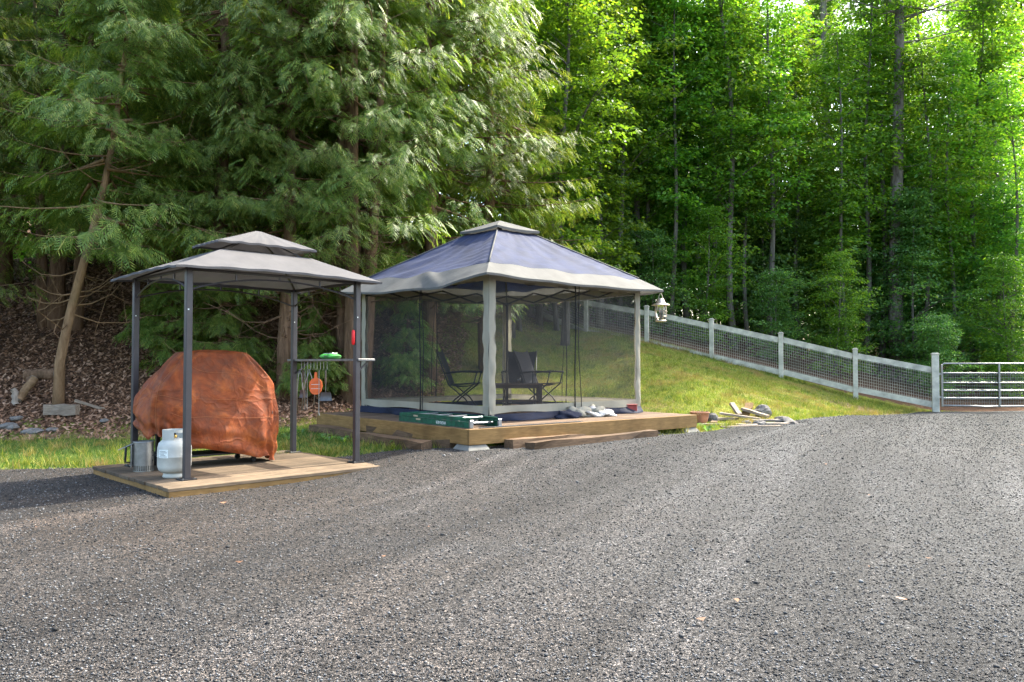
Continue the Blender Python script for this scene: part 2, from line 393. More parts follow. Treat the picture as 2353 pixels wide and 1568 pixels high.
def randmat(name, stops, rough=.8, trans=0, tcol=(1.3, 1.4, .7)):
    if trans: return leafmat(name, stops, tcol, trans, rough, .25)
    m, n, l, b = newmat(name); g = n.new('ShaderNodeNewGeometry')
    l.new(ramp(n, l, g.outputs['Random Per Island'], stops), b.inputs['Base Color'])
    b.inputs['Roughness'].default_value = rough; b.inputs['Specular IOR Level'].default_value = .3; return m
def mk_grass():
    m = randmat('grass_blade', [(0, (.08, .135, .018)), (.45, (.19, .24, .034)), (.8, (.32, .33, .065)), (1, (.42, .36, .13))], .6, .35)
    n, l = m.node_tree.nodes, m.node_tree.links; hv = [x for x in n if x.type == 'HUE_SAT'][0]; v = coords(n, l)
    f = noise(n, l, v, 1.1, 5, .65, .4); c0 = hv.inputs['Color'].links[0].from_socket
    c1 = mixc(n, l, ramp(n, l, f, [(.46, (0, 0, 0)), (.6, (.85, .85, .85))]), c0, (.33, .23, .10))
    g = noise(n, l, v, 2.3, 4, .6); c2 = mixc(n, l, ramp(n, l, g, [(.56, (0, 0, 0)), (.66, (.8, .8, .8))]), c1, (.07, .14, .025))
    l.new(c2, hv.inputs['Color']); return m
M['grassblade'] = mk_grass()
M['shadegrass'] = randmat('shaded_grass_blade', [(0, (.04, .09, .018)), (.5, (.08, .15, .028)), (.85, (.13, .19, .04)), (1, (.24, .22, .08))], .6, .3)  # darker green blades: the shade on the strip is put into the colour
M['litter'] = randmat('dead_leaf', [(0, (.045, .021, .011)), (.4, (.13, .063, .032)), (.75, (.25, .13, .072)), (1, (.44, .27, .175))], .65)

# ------------------------------------------------------------------ terrain
TOE = np.array([(-60, 8.5), (-20, 11.2), (-9, 12.3), (-5.2, 13.2), (-3.9, 13.9), (-2.2, 15.2), (-.4, 16.3), (1.4, 16.1), (2.9, 14.6), (3.9, 13.6), (5.4, 15.0), (7.8, 17.9), (11.2, 20.9), (15, 22.6), (24, 25), (70, 34)])
def toe_dist(x, y):
    x = np.asarray(x, float); y = np.asarray(y, float); best = np.full(x.shape, 1e9); 
    for (ax, ay), (bx, by) in zip(TOE[:-1], TOE[1:]):
        dx, dy = bx - ax, by - ay; t = np.clip(((x - ax) * dx + (y - ay) * dy) / (dx * dx + dy * dy), 0, 1)
        best = np.minimum(best, np.hypot(x - ax - t * dx, y - ay - t * dy))
    yt = np.interp(x, TOE[:, 0], TOE[:, 1]); return np.where(y > yt, best, -best)
def ground_z(x, y):
    x = np.asarray(x, float); y = np.asarray(y, float)
    k = ss(9.5, 12, y)
    z = .17 * ss(7.3, 9.3, y) * ss(-3 - 3 * k, -.6 - 2 * k, x) * (1 - ss(4, 10, x)) - .06 * ss(14, 20, y) * ss(5, 10, x)
    d = toe_dist(x, y); s = .44 + (.265 - .44) * ss(-3, 1.5, x); s = s + (.10 - s) * ss(9.5, 15, x)
    dd = np.where(d > 0, np.sqrt(d * d + .16) - .4, 0)
    dd = np.where(dd > 9, 9 + (dd - 9) * .45, dd)
    z = z + s * dd
    return z + .03 * noise2(x, y, 3, 3, 1.1) * ss(-.5, 1.5, d) + .25 * noise2(x, y, 5, 2, .25) * ss(6, 12, d)
def gz(x, y): return float(ground_z(np.array([x]), np.array([y]))[0])

GB = np.array([(-60, 6.5), (-12, 8.3), (-5.9, 9.0), (-4.6, 9.15), (-3.0, 9.6), (-1.7, 9.75), (-.7, 9.7), (.6, 10.4), (2.4, 11.6), (3.5, 12.75), (5.2, 14.7), (7.6, 17.8), (10.6, 20.6), (14, 21.4), (24, 22.4), (70, 25)])
def gravel_edge(x): return np.interp(x, GB[:, 0], GB[:, 1]) + .16 * noise2(np.asarray(x, float), 0 * np.asarray(x, float), 21, 4, 2.2)

xs = np.unique(np.concatenate([np.linspace(-60, -16, 30), np.linspace(-16, 18, 240), np.linspace(18, 70, 36)]))
ys = np.unique(np.concatenate([np.linspace(-12, 6, 20), np.linspace(6, 30, 190), np.linspace(30, 110, 50)]))
GX, GY = np.meshgrid(xs, ys); GZ = ground_z(GX, GY)
GZ = np.where(GY < gravel_edge(GX) - .35, GZ - .03, GZ)
nx, ny = len(xs), len(ys)
idx = np.arange(nx * ny).reshape(ny, nx)
Fq = np.stack([idx[:-1, :-1], idx[:-1, 1:], idx[1:, 1:], idx[1:, :-1]], -1).reshape(-1, 4)
me = fast_mesh('ground', np.stack([GX, GY, GZ], -1).reshape(-1, 3), Fq)
dg = toe_dist(GX, GY)
# zone.r grass, zone.g bare dirt
gr = np.where(GX < -3.2, 1 - ss(-.4, 1.6, dg + .4 * noise2(GX, GY, 8, 3, 1.0)), 1.0)
gr = np.where((GX >= -3.2) & (GX < 1.2), ss(-3.0, -.8, GX) + (1 - ss(-3.0, -.8, GX)) * (1 - ss(-.4, 1.6, dg)), gr)
edge_d = dg
# fence line: forest floor behind it
P0 = np.array((11.0, 20.5)); FD = np.array((-1.743, .761))
fn = np.array((FD[1], -FD[0])) / np.hypot(*FD)
side = (GX - P0[0]) * fn[0] + (GY - P0[1]) * fn[1]
gr = gr * (1 - ss(.3, 1.5, side)) * (1 - ss(11, 12.5, GX) * ss(20.5, 21.2, GY))
gr = gr * np.where(GX < 1, 1 - ss(6.5, 9, dg), 1)
dirt = np.exp(-(((GX - 8.7) / 1.3) ** 2 + ((GY - 19.6) / .8) ** 2)) * .9
ca = me.color_attributes.new('zone', 'FLOAT_COLOR', 'POINT')
ca.data.foreach_set('color', np.stack([gr, dirt, 0 * gr, 1 + 0 * gr], -1).reshape(-1).astype(np.float32))
tag(link('ground', me, M['ground'], smooth=True), kind='structure')

# gravel lot: its own sheet over the ground
gxs = np.unique(np.concatenate([np.linspace(-40, -9, 24), np.linspace(-9, 13, 230), np.linspace(13, 60, 30)]))
tt = np.linspace(0, 1, 130) ** .8
GE = gravel_edge(gxs)
VX = np.repeat(gxs[None, :], len(tt), 0); VY = -11 + (GE[None, :] + 11) * tt[:, None]
VZ = ground_z(VX, VY) + .014 + .012 * noise2(VX * .7, VY, 31, 4, 1.5) * ss(-11, 0, VY) - .03 * (tt[:, None] > .999)
fade = ss(0, .5, GE[None, :] - VY); VZ = VZ + .0 * fade
nx, ny = len(gxs), len(tt); idx = np.arange(nx * ny).reshape(ny, nx)
Fq = np.stack([idx[:-1, :-1], idx[:-1, 1:], idx[1:, 1:], idx[1:, :-1]], -1).reshape(-1, 4)
tag(link('gravel_lot', fast_mesh('gravel_lot', np.stack([VX, VY, VZ], -1).reshape(-1, 3), Fq), M['gravel'], smooth=True), kind='structure')

# loose stones on the lot (too many to count)
def pebbles(n):
    tmpl = np.array([(1,0,0),(0,1,0),(-1,0,0),(0,-1,0),(0,0,1),(0,0,-1)], float)
    tf = np.array([(0,1,4),(1,2,4),(2,3,4),(3,0,4),(1,0,5),(2,1,5),(3,2,5),(0,3,5)])
    dep = 2.4 + 17 * rng.random(n) ** 2.3; lat = (rng.random(n) * 2 - 1) * .72 * dep
    ok = dep < gravel_edge(lat) - .05; dep, lat = dep[ok], lat[ok]; k = len(dep)
    sz = (.0020 + .0030 * rng.random(k) ** 2) * (1 + .13 * dep); sz[rng.random(k) < .004] *= 2.2
    S = sz[:, None, None] * (tmpl[None] * np.stack([rng.uniform(.7, 1.4, k), rng.uniform(.7, 1.3, k), rng.uniform(.45, .8, k)], -1)[:, None, :])
    S = S + rng.normal(0, .18, S.shape) * sz[:, None, None]
    a = rng.uniform(0, 6.28, k); c, s = np.cos(a)[:, None], np.sin(a)[:, None]
    X = S[..., 0] * c - S[..., 1] * s; Y = S[..., 0] * s + S[..., 1] * c
    base = ground_z(lat, dep) + .016 + .012 * noise2(lat * .7, dep, 31, 4, 1.5)
    V = np.stack([X + lat[:, None], Y + dep[:, None], S[..., 2] + base[:, None] + .2 * sz[:, None]], -1).reshape(-1, 3)
    F = (tf[None] + 6 * np.arange(k)[:, None, None]).reshape(-1, 3); return fast_mesh('loose_gravel', V, F)
tag(link('loose_gravel', pebbles(130000), M['pebble']), 'loose grey and brown stones scattered over the gravel lot', 'gravel', kind='stuff')

# grass blades
def blades(px, py, h, w, name, m, label):
    k = len(px); a = rng.uniform(0, 6.28, k); ln = rng.normal(0, .45, (k, 2)) * h[:, None]; b = ground_z(px, py)
    dx, dy = np.cos(a) * w, np.sin(a) * w
    V = np.stack([np.stack([px - dx, py - dy, b - .005], -1), np.stack([px + dx, py + dy, b - .005], -1),
                  np.stack([px + ln[:, 0], py + ln[:, 1], b + h], -1)], 1).reshape(-1, 3)
    F = np.arange(3 * k).reshape(-1, 3)
    tag(link(name, fast_mesh(name, V, F), m), label, 'grass', kind='stuff')
def pts(x0, x1, y0, y1, n): return rng.uniform(x0, x1, n), rng.uniform(y0, y1, n)
gx_, gy_ = pts(-2, 12, 11, 27, 420000)
d_ = toe_dist(gx_, gy_); sd = (gx_ - P0[0]) * fn[0] + (gy_ - P0[1]) * fn[1]
pn = noise2(gx_, gy_, 8, 4, 1.3)
ok = (gy_ > gravel_edge(gx_) + .05 - .35 * rng.random(len(gx_)) ** 4) & (sd < .5) & (rng.random(len(gx_)) < np.clip(.75 + .5 * pn, .12, 1)) & (np.exp(-(((gx_ - 8.7) / 1.3) ** 2 + ((gy_ - 19.6) / .8) ** 2)) < .5 + .3 * rng.random(len(gx_)))
gx1, gy1 = gx_[ok], gy_[ok]
blades(gx1, gy1, rng.uniform(.018, .06, len(gx1)) * (.8 + 1.3 * np.clip(noise2(gx1, gy1, 9, 4, 2.6), 0, 1)), rng.uniform(.004, .008, len(gx1)), 'lawn_grass', M['grassblade'], 'short sunlit grass on the slope below the white fence')
gx_, gy_ = pts(-11, 0, 8.4, 14.5, 150000); d_ = toe_dist(gx_, gy_)
ok = (gy_ > gravel_edge(gx_) - .12 * rng.random(len(gx_))) & (d_ < .2 + .6 * noise2(gx_, gy_, 8, 3, 1.4)) & (rng.random(len(gx_)) < np.clip(.7 + .6 * noise2(gx_, gy_, 18, 4, 1.8), .1, 1))
gx1, gy1 = gx_[ok], gy_[ok]
blades(gx1, gy1, rng.uniform(.02, .055, len(gx1)), rng.uniform(.004, .007, len(gx1)), 'shade_grass', M['shadegrass'], 'ragged grass strip between gravel lot and leaf covered bank')
def tufts(nc):
    x, y = pts(-10, 11.5, 8.6, 24, nc * 14); e = gravel_edge(x); sd_ = (x - P0[0]) * fn[0] + (y - P0[1]) * fn[1]; dd = toe_dist(x, y)
    ok = (y > e + .02) & (sd_ < .15) & ((x > 2.5) | (dd < .3)) & ((rng.random(len(x)) < .12) | (np.abs(y - e) < .22) | (np.abs(sd_) < .14)); x, y = x[ok][:nc], y[ok][:nc]
    cx_ = np.repeat(x, 16) + rng.normal(0, .035, len(x) * 16); cy_ = np.repeat(y, 16) + rng.normal(0, .035, len(x) * 16)
    blades(cx_, cy_, rng.uniform(.05, .15, len(cx_)), rng.uniform(.004, .007, len(cx_)), 'grass_tufts', M['grassblade'], 'longer grass tufts along the gravel edge and fence posts')
tufts(2200)
# leaf litter
def litter(n):
    x, y = pts(-16, 1.5, 10.5, 24, n); d = toe_dist(x, y)
    ok = (x < -1.2 + .8 * noise2(x, y, 61, 3, 1.2)) & (d > -.4 + .5 * noise2(x, y, 8, 3, 1.4)) & (rng.random(n) < .9); x, y = x[ok], y[ok]; k = len(x)
    a = rng.uniform(0, 6.28, k); s = rng.uniform(.018, .05, k); tl = rng.normal(0, .35, (k, 2)); b = ground_z(x, y) + .012
    q = np.array([(-1, 0), (0, -.55), (1.1, 0), (0, .55)])
    X = s[:, None] * (q[None, :, 0] * np.cos(a)[:, None] - q[None, :, 1] * np.sin(a)[:, None])
    Y = s[:, None] * (q[None, :, 0] * np.sin(a)[:, None] + q[None, :, 1] * np.cos(a)[:, None])
    Z = X * tl[:, :1] + Y * tl[:, 1:] + np.abs(X * .4) + .44 * np.where(x < -1, 1, .6)[:, None] * Y
    V = np.stack([X + x[:, None], Y + y[:, None], Z + b[:, None]], -1).reshape(-1, 3)
    return fast_mesh('leaf_litter', V, np.arange(4 * k).reshape(-1, 4))
tag(link('leaf_litter', litter(170000), M['litter']), 'brown dead leaves covering the bank under the cedars', 'leaf litter', kind='stuff')

def fallen(n):
    x = rng.uniform(-6, 7, n); y = rng.uniform(2.6, 11, n); ok = y < gravel_edge(x) - .1; x, y = x[ok], y[ok]; k = len(x); a = rng.uniform(0, 6.28, k); s_ = rng.uniform(.012, .03, k)
    q = np.array([(-1, 0), (0, -.5), (1.1, 0), (0, .5)]); X = s_[:, None] * (q[None, :, 0] * np.cos(a)[:, None] - q[None, :, 1] * np.sin(a)[:, None]); Y = s_[:, None] * (q[None, :, 0] * np.sin(a)[:, None] + q[None, :, 1] * np.cos(a)[:, None])
    b = ground_z(x, y) + .03; V = np.stack([X + x[:, None], Y + y[:, None], b[:, None] + np.abs(X) * .5], -1).reshape(-1, 3); return fast_mesh('fallen_leaves', V, np.arange(4 * k).reshape(-1, 4))
tag(link('fallen_leaves', fallen(40), M['litter']), 'dry leaves and bits scattered on the gravel', 'leaves', kind='stuff')
# ------------------------------------------------------------------ trees
def norm(a): return a / np.maximum(np.linalg.norm(a, axis=-1, keepdims=True), 1e-9)
def stamp(T, TF, O, D, N, S):
    """place template T (x along D, z along N) at O with size S"""
    ex = norm(D); ey = norm(np.cross(N, ex)); ez = np.cross(ex, ey)
    V = O[:, None, :] + S[:, None, None] * (T[None, :, 0:1] * ex[:, None, :] + T[None, :, 1:2] * ey[:, None, :] + T[None, :, 2:3] * ez[:, None, :])
    F = (TF[None] + len(T) * np.arange(len(O))[:, None, None]).reshape(-1, TF.shape[1]); return V.reshape(-1, 3), F
def frond_template(nb=12):
    V = []; F = []
    def diamond(a, b, w):
        a = np.array(a); b = np.array(b); d = b - a; p = np.array((-d[1], d[0], 0)); p = p / (np.linalg.norm(p) + 1e-9) * w
        n = len(V); m = a * .5 + b * .5 ; V.extend([a, m + p, b, m - p]); F.append((n, n + 1, n + 2, n + 3))
    dr = lambda x, y=0: -.42 * x * x - .2 * abs(y)
    diamond((0, 0, 0), (1, 0, dr(1)), .03)
    for i in range(nb):
        x = .06 + .8 * i / (nb - 1); s = 1 if i % 2 else -1; ln = .40 * (1 - .6 * x) * (.75 + .5 * ((i * 7) % 5) / 4); x2 = x + .75 * ln; y2 = s * ln
        diamond((x, 0, dr(x)), (x2, y2, dr(x2, y2)), .032)
    return np.array(V), np.array(F)
FT, FF = frond_template()
LT = np.array([(0, 0, 0), (.42, .34, .07), (1, 0, -.1), (.42, -.34, .07)]); LF = np.array([(0, 1, 2), (0, 2, 3)])
def tuft_template():
    V = []; F = []
    for i in range(9):
        a = rng.uniform(-1.1, 1.1); e = rng.uniform(-.7, .7); d = np.array((np.cos(a) * np.cos(e), np.sin(a) * np.cos(e), np.sin(e)))
        p = np.cross(d, (0, 0, 1)); p = p / np.linalg.norm(p) * .022; n = len(V); V.extend([-p, p, d]); F.append((n, n + 1, n + 2))
    return np.array(V), np.array(F)
NT, NF = tuft_template()

def cedar(H=11.0, h0=2.0, rad=2.3, nbranch=150, nfr=60, lean=(0, 0), r0=.16, seed=1, barkm='cedarbark', stems=1, dead=26, size=.235):
    r = np.random.default_rng(seed); root_parts = []
    tr = MB(); zz = np.linspace(0, H, 12)
    def tp(z): # trunk path
        return np.array((lean[0] * z + .08 * np.sin(z * .9 + seed), lean[1] * z + .08 * np.cos(z * .7 + seed * 2), z))
    tr.tube([tp(z) if z > 0 else (0, 0, -.3) for z in zz], [r0 * (1.25 if i == 0 else 1) * (1 - .9 * z / H) + .012 for i, z in enumerate(zz)], 9)
    for k in range(stems - 1):
        a = r.uniform(0, 6.28); sp = r.uniform(.2, .38); b = np.array((np.cos(a) * sp, np.sin(a) * sp, -.3)); o = np.array((np.cos(a), np.sin(a), 0)) * r.uniform(.02, .07)
        hh = H * r.uniform(.6, .9)
        tr.tube([b + o * z + np.array((0, 0, z)) for z in np.linspace(0, hh, 8)], [r0 * .75 * (1 - .85 * z) + .01 for z in np.linspace(0, 1, 8)], 8)
    O = []; D = []; N = []; S = []
    for i in range(nbranch):
        t = (i + r.random()) / nbranch; z = h0 + (H - h0) * t ** .9
        prof = min(1, .72 + 1.6 * t) * (1 - t) ** .75 + .07
        L = rad * prof * r.uniform(.7, 1.25); a = r.uniform(0, 6.28); out = np.array((np.cos(a), np.sin(a), 0)); lat = np.array((-out[1], out[0], 0))
        dz = r.uniform(-.38, -.02); c0 = tp(z); up = r.uniform(.25, .6)
        def bp(s): return c0 + out * L * s + np.array((0, 0, L * (dz * s + up * .8 * (s ** 2.4) * .6))) + lat * .12 * L * np.sin(3 * s + i)
        tr.tube([bp(s) for s in (0, .25, .5, .75, 1)], [.028 * L / 2 + .006, .018, .013, .008, .003], 4, False)
        n = int(nfr * (.35 + .9 * L / rad)); s = .22 + .8 * r.random(n) ** .8
        lw = r.uniform(-1, 1, n) * .42 * L * (1.15 - .75 * s)
        B = np.stack([bp(q) for q in s]); pos = B + lat[None] * lw[:, None]; pos[:, 2] -= .22 * np.abs(lw) + r.uniform(-.05, .12, n)
        d = out[None] * r.uniform(.35, 1.0, (n, 1)) + lat[None] * (np.sign(lw) * r.uniform(.15, .8, n))[:, None] + np.array((0, 0, -1))[None] * r.uniform(.05, .75, (n, 1))
        nn = np.array((0, 0, 1.0))[None] + out[None] * r.uniform(0, .9, (n, 1)) + r.normal(0, .28, (n, 3))
        O.append(pos); D.append(d); N.append(nn); S.append(r.uniform(.5, 1.55, n) * size * r.uniform(.75, 1.2))
    V, F = stamp(FT, FF, np.concatenate(O), np.concatenate(D), np.concatenate(N), np.concatenate(S))
    for k in range(dead): # bare curved dead limbs under and inside the crown
        z = r.uniform(.5, 1) * h0 if k % 3 else r.uniform(h0, H * .6); a = r.uniform(0, 6.28); L = r.uniform(.7, 1.9); out = np.array((np.cos(a), np.sin(a), 0)); c0 = tp(z); sg = r.uniform(-.6, .1)
        p = [c0 + out * L * s + np.array((0, 0, L * (sg * s + .55 * s ** 2.2))) + np.array((-out[1], out[0], 0)) * .2 * L * s * s * r.uniform(-1, 1) for s in (0, .3, .6, .85, 1)]
        tr.tube(p, [.018, .013, .009, .006, .003], 4, False)
        for _ in range(3):
            q = p[r.integers(1, 4)]; e = q + r.normal(0, .3, 3) + out * .3; tr.tube([q, (q + e) / 2 + r.normal(0, .05, 3), e], [.006, .004, .002], 3, False)
    return tr, (V, F), M[barkm], M['cedar']

def broad(H=13.0, h0=2.5, rad=2.6, nspray=320, nleaf=75, seed=1, leaf=.14, r0=.13, lm='maple', bk='greybark', lean=(0, 0)):
    r = np.random.default_rng(seed); tr = MB()
    def tp(z): return np.array((lean[0] * z + .12 * np.sin(z * .6 + seed), lean[1] * z + .12 * np.cos(z * .5 + seed * 2), z))
    zz = np.linspace(0, H * .96, 11); tr.tube([tp(z) if z > 0 else (0, 0, -.3) for z in zz], [r0 * (1.25 if i == 0 else 1) * (1 - .92 * z / H) + .01 for i, z in enumerate(zz)], 8)
    O = []; D = []; N = []; S = []
    for i in range(nspray):
        t = (i + r.random()) / nspray; z = h0 + (H - h0) * t
        prof = (min(1, .55 + 1.7 * t)) * (1 - t ** 3) ** .6 * (.75 + .35 * np.sin(t * 9 + seed))
        a = r.uniform(0, 6.28); rr = rad * prof * (.25 + .8 * r.random() ** .6) * (.8 + .35 * np.sin(2 * a + seed + 4 * t) + .22 * np.sin(5 * a + 9 * t + 2 * seed)); c = tp(z) + np.array((np.cos(a) * rr, np.sin(a) * rr, r.uniform(-.2, .2)))
        if i % 6 == 0 and rr > .5:
            b = tp(max(.4, z - rr * r.uniform(.3, .9))); m = (b + c) / 2 + np.array((0, 0, .12 * rr)); tr.tube([b, m, c], [.02 + .008 * rr, .015, .005], 4, False)
        n = int(nleaf * r.uniform(.6, 1.4)); q = r.random(n) ** .5 * r.uniform(.4, .85); b = r.uniform(0, 6.28, n)
        tilt = r.normal(0, .18, 2)
        off = np.stack([q * np.cos(b), q * np.sin(b), np.zeros(n)], -1); off[:, 2] = off[:, 0] * tilt[0] + off[:, 1] * tilt[1] - .25 * q * q + r.normal(0, .06, n)
        O.append(c + off); D.append(np.stack([np.cos(b + r.normal(0, .8, n)), np.sin(b + r.normal(0, .8, n)), r.uniform(-.7, .05, n)], -1))
        N.append(np.array((0, 0, 1.0))[None] + r.normal(0, .42, (n, 3))); S.append(leaf * r.uniform(.65, 1.3, n))
    V, F = stamp(LT, LF, np.concatenate(O), np.concatenate(D), np.concatenate(N), np.concatenate(S))
    return tr, (V, F), M[bk], M[lm]

def pine(H=24.0, h0=11.0, seed=1, r0=.26):
    r = np.random.default_rng(seed); tr = MB()
    def tp(z): return np.array((.1 * np.sin(z * .25 + seed), .1 * np.cos(z * .22), z))
    zz = np.linspace(0, H, 14); tr.tube([tp(z) if z > 0 else (0, 0, -.4) for z in zz], [r0 * (1.2 if i == 0 else 1) * (1 - .85 * z / H) + .015 for i, z in enumerate(zz)], 10)
    O = []; D = []; N = []; S = []
    for i in range(75):
        t = (i + r.random()) / 75; z = h0 + (H - h0) * t; L = (3.6 * (1 - t) ** .8 + .5) * r.uniform(.6, 1.15); a = r.uniform(0, 6.28)
        out = np.array((np.cos(a), np.sin(a), 0)); lat = np.array((-out[1], out[0], 0)); c0 = tp(z); dz = r.uniform(-.1, .3)
        bp = lambda s: c0 + out * L * s + np.array((0, 0, L * (dz * s + .12 * s * s)))
        tr.tube([bp(s) for s in (0, .35, .7, 1)], [.045 * L / 3 + .01, .025, .015, .005], 4, False)
        n = int(75 * L / 3); s = .3 + .72 * r.random(n); lw = r.uniform(-1, 1, n) * .35 * L * (1.15 - .8 * s)
        O.append(np.stack([bp(q) for q in s]) + lat * lw[:, None] + r.normal(0, .07, (n, 3)))
        D.append(out + lat * np.sign(lw)[:, None] * .6 + r.normal(0, .3, (n, 3)) + np.array((0, 0, .25))); N.append(r.normal(0, .4, (n, 3)) + np.array((0, 0, 1.))); S.append(r.uniform(.16, .3, n))
    for k in range(40):  # dead snags on the bare trunk
        z = r.uniform(3, h0 + 2); a = r.uniform(0, 6.28); L = r.uniform(.4, 1.8); out = np.array((np.cos(a), np.sin(a), r.uniform(-.25, .2))); p = tp(z)
        tr.tube([p, p + out * L * .5, p + out * L + np.array((0, 0, .1 * L))], [.02, .013, .004], 4, False)
    V, F = stamp(NT, NF, np.concatenate(O), np.concatenate(D), np.concatenate(N), np.concatenate(S))
    return tr, (V, F), M['pinebark'], M['pine']

class Kind:
    """one built tree; later copies share its meshes"""
    def __init__(s, name, made): s.name = name; s.made = made; s.root = None
    def put(s, x, y, label, group, sc_=1.0, rz=None, zoff=-.05, sz=None, tilt=(0, 0)):
        rz = random.uniform(0, 6.28) if rz is None else rz
        if s.root is None:
            o = s.root = empty(s.name); tr, (V, F), bm_, lm_ = s.made
            tr.build('trunk', bm_, o, True); link('crown', fast_mesh('crown', V, F), lm_, o)
        else: o = copy_tree(s.root)
        o.location = (x, y, gz(x, y) + zoff); o.rotation_euler = (tilt[0], tilt[1], rz); o.scale = (sc_, sc_, sz or sc_)
        tag(o, label, 'tree', group); return o

CED = [Kind('cedar_tree', cedar(11.5, 2.3, 2.5, 125, 72, seed=3)),
       Kind('cedar_tree', cedar(10.0, 2.8, 2.2, 120, 68, seed=8, stems=3, dead=38)),
       Kind('cedar_tree', cedar(13.0, 1.9, 2.7, 135, 72, seed=15, dead=36))]
g1 = 'cedars crowding the bank behind the canopies'
lab_c = 'dense cedar with drooping sprays in the row on the leaf covered bank'
def cmk(x, y):
    px = CX + FPX * x / y
    return 'the mossy cut log' if px < 120 else 'the leaning tan trunk' if px < 330 else 'the covered grill' if px < 560 else 'the canopy shelf' if px < 720 else 'the bare trunk clump' if px < 960 else 'the blue tent roof'
def crow(y): return 'front row' if y < 16.6 else 'second row' if y < 20.2 else 'third row'
for (x, y, k, s) in [(-13.2, 15.5, 0, 1.0), (-11.0, 14.6, 2, .95), (-9.9, 17.2, 1, 1.1), (-5.9, 15.9, 2, .95), (-7.4, 18.3, 0, 1.1), (-4.4, 15.4, 0, .95), (-3.55, 17.2, 1, 1.05),
                     (-1.9, 17.9, 2, 1.1), (-12.6, 19.5, 2, 1.1), (-5.6, 19.8, 2, 1.15), (-.6, 19.2, 0, 1.0), (-3.1, 21.2, 2, 1.05), (-9.6, 21.5, 2, 1.1), (-15.5, 18, 0, 1.1), (-6.6, 23.5, 0, 1.2), (-14.5, 23, 2, 1.2)]:
    CED[k].put(x, y, {-11.0: 'dense cedar on the bank beside the mossy cut log', -5.9: 'dense cedar standing on the bank directly behind the covered grill', -4.4: 'dense cedar whose trunk stands behind the canopy shelf', -1.9: 'dense cedar between the bare trunk clump and the blue tent roof', -.6: 'dense cedar rising behind the tent vent cap', -3.55: 'dense cedar just behind the bare trunk clump'}.get(x, 'dense cedar, ' + crow(y) + ' on the bank, behind ' + cmk(x, y)), g1, s)
Kind('leaning_cedar_tree', cedar(9.0, 2.9, 2.1, 100, 72, lean=(.16, .02), r0=.078, seed=23, barkm='leanbark', dead=20)).put(-8.05, 14.0, 'cedar with a bare tan leaning trunk rising from beside the old timber block', None, 1.0, rz=0)
# clump of bare red-brown trunks beside the tent
Kind('clumped_cedar_tree', cedar(12.0, 3.4, 2.4, 125, 72, r0=.17, seed=31, stems=6, dead=40)).put(-3.25, 15.9, 'cedar clump of several bare red brown trunks between grill canopy and tent', None, 1.05, rz=.6)
SH = Kind('young_cedar', cedar(2.6, .35, 1.05, 60, 46, r0=.035, seed=41, dead=4, size=.2))
gsh = 'young cedars on the leaf covered bank'
for (x, y, s) in [(-5.75, 15.3, .95), (-6.7, 15.6, .85), (-4.05, 15.6, .7), (-2.3, 17.0, .75), (-11.5, 14.9, .8)]:
    SH.put(x, y, 'low bushy young cedar growing on the leaf covered bank behind ' + cmk(x, y), gsh, s)

def lmk(x, y):
    px = CX + FPX * x / y
    for lim, w in ((700, 'the grill canopy'), (1060, 'the bare trunk clump'), (1347, 'the blue tent roof'), (1530, 'the hanging lantern'), (1641, 'the fence panel beside the lantern'), (1805, 'the third fence panel from the gate'), (1965, 'the second fence panel from the gate'), (2150, 'the fence panel next to the gate')):
        if px < lim: return w
    return 'the farm gate'
def row(y): return 'front row' if y < 29.5 else ('middle row' if y < 37 else 'far row')
BR = [Kind('broad_leaved_tree', broad(13.0, 1.8, 2.8, 210, 74, seed=2)),
      Kind('broad_leaved_tree', broad(16.0, 2.2, 3.1, 290, 74, seed=5, leaf=.15, r0=.15)),
      Kind('broad_leaved_tree', broad(18.5, 3.5, 3.5, 310, 78, seed=9, leaf=.16, r0=.18))]
g2 = 'broad leaved forest trees behind the white fence'
lab_b = 'slender green broad leaved tree in the woods beyond the fence'
for (x, y, k, s) in [(1.5, 22.4, 0, .9), (2.8, 25.2, 0, .95), (4.6, 28.0, 1, .9), (6.6, 27.4, 0, .9), (8.6, 30.2, 1, .85), (.4, 28.0, 1, 1.0), (3.0, 32.5, 2, .9), (6.4, 33.5, 1, 1.0),
                     (11.4, 31.5, 1, .85), (14.6, 32.5, 0, 1.1), (17.6, 31.0, 1, .85), (21.2, 33, 1, .95), (10.2, 37.5, 2, .95), (15.2, 38.5, 2, 1.0), (20.0, 40, 2, 1.0), (25, 38, 2, 1.0), (6.0, 41, 2, 1.1), (1.0, 38, 2, 1.1),
                     (12.5, 46, 2, 1.2), (17.2, 36.2, 2, 1.15), (22.8, 37.5, 1, 1.25), (8.0, 46, 2, 1.3), (19.5, 49, 2, 1.3), (27.5, 47, 2, 1.25), (4, 50, 2, 1.35), (-3.5, 29.5, 1, 1.05), (-8.5, 29, 1, 1.1), (-14, 29, 2, 1.0), (-20, 25, 2, 1.0), (-6, 38, 2, 1.3), (-15, 39, 2, 1.3), (-23, 34, 2, 1.3)]:
    BR[k].put(x, y, ('%s broad leaved tree, ' % ('bushy', 'slender', 'tall')[k]) + row(y) + ', behind ' + lmk(x, y), g2, s)
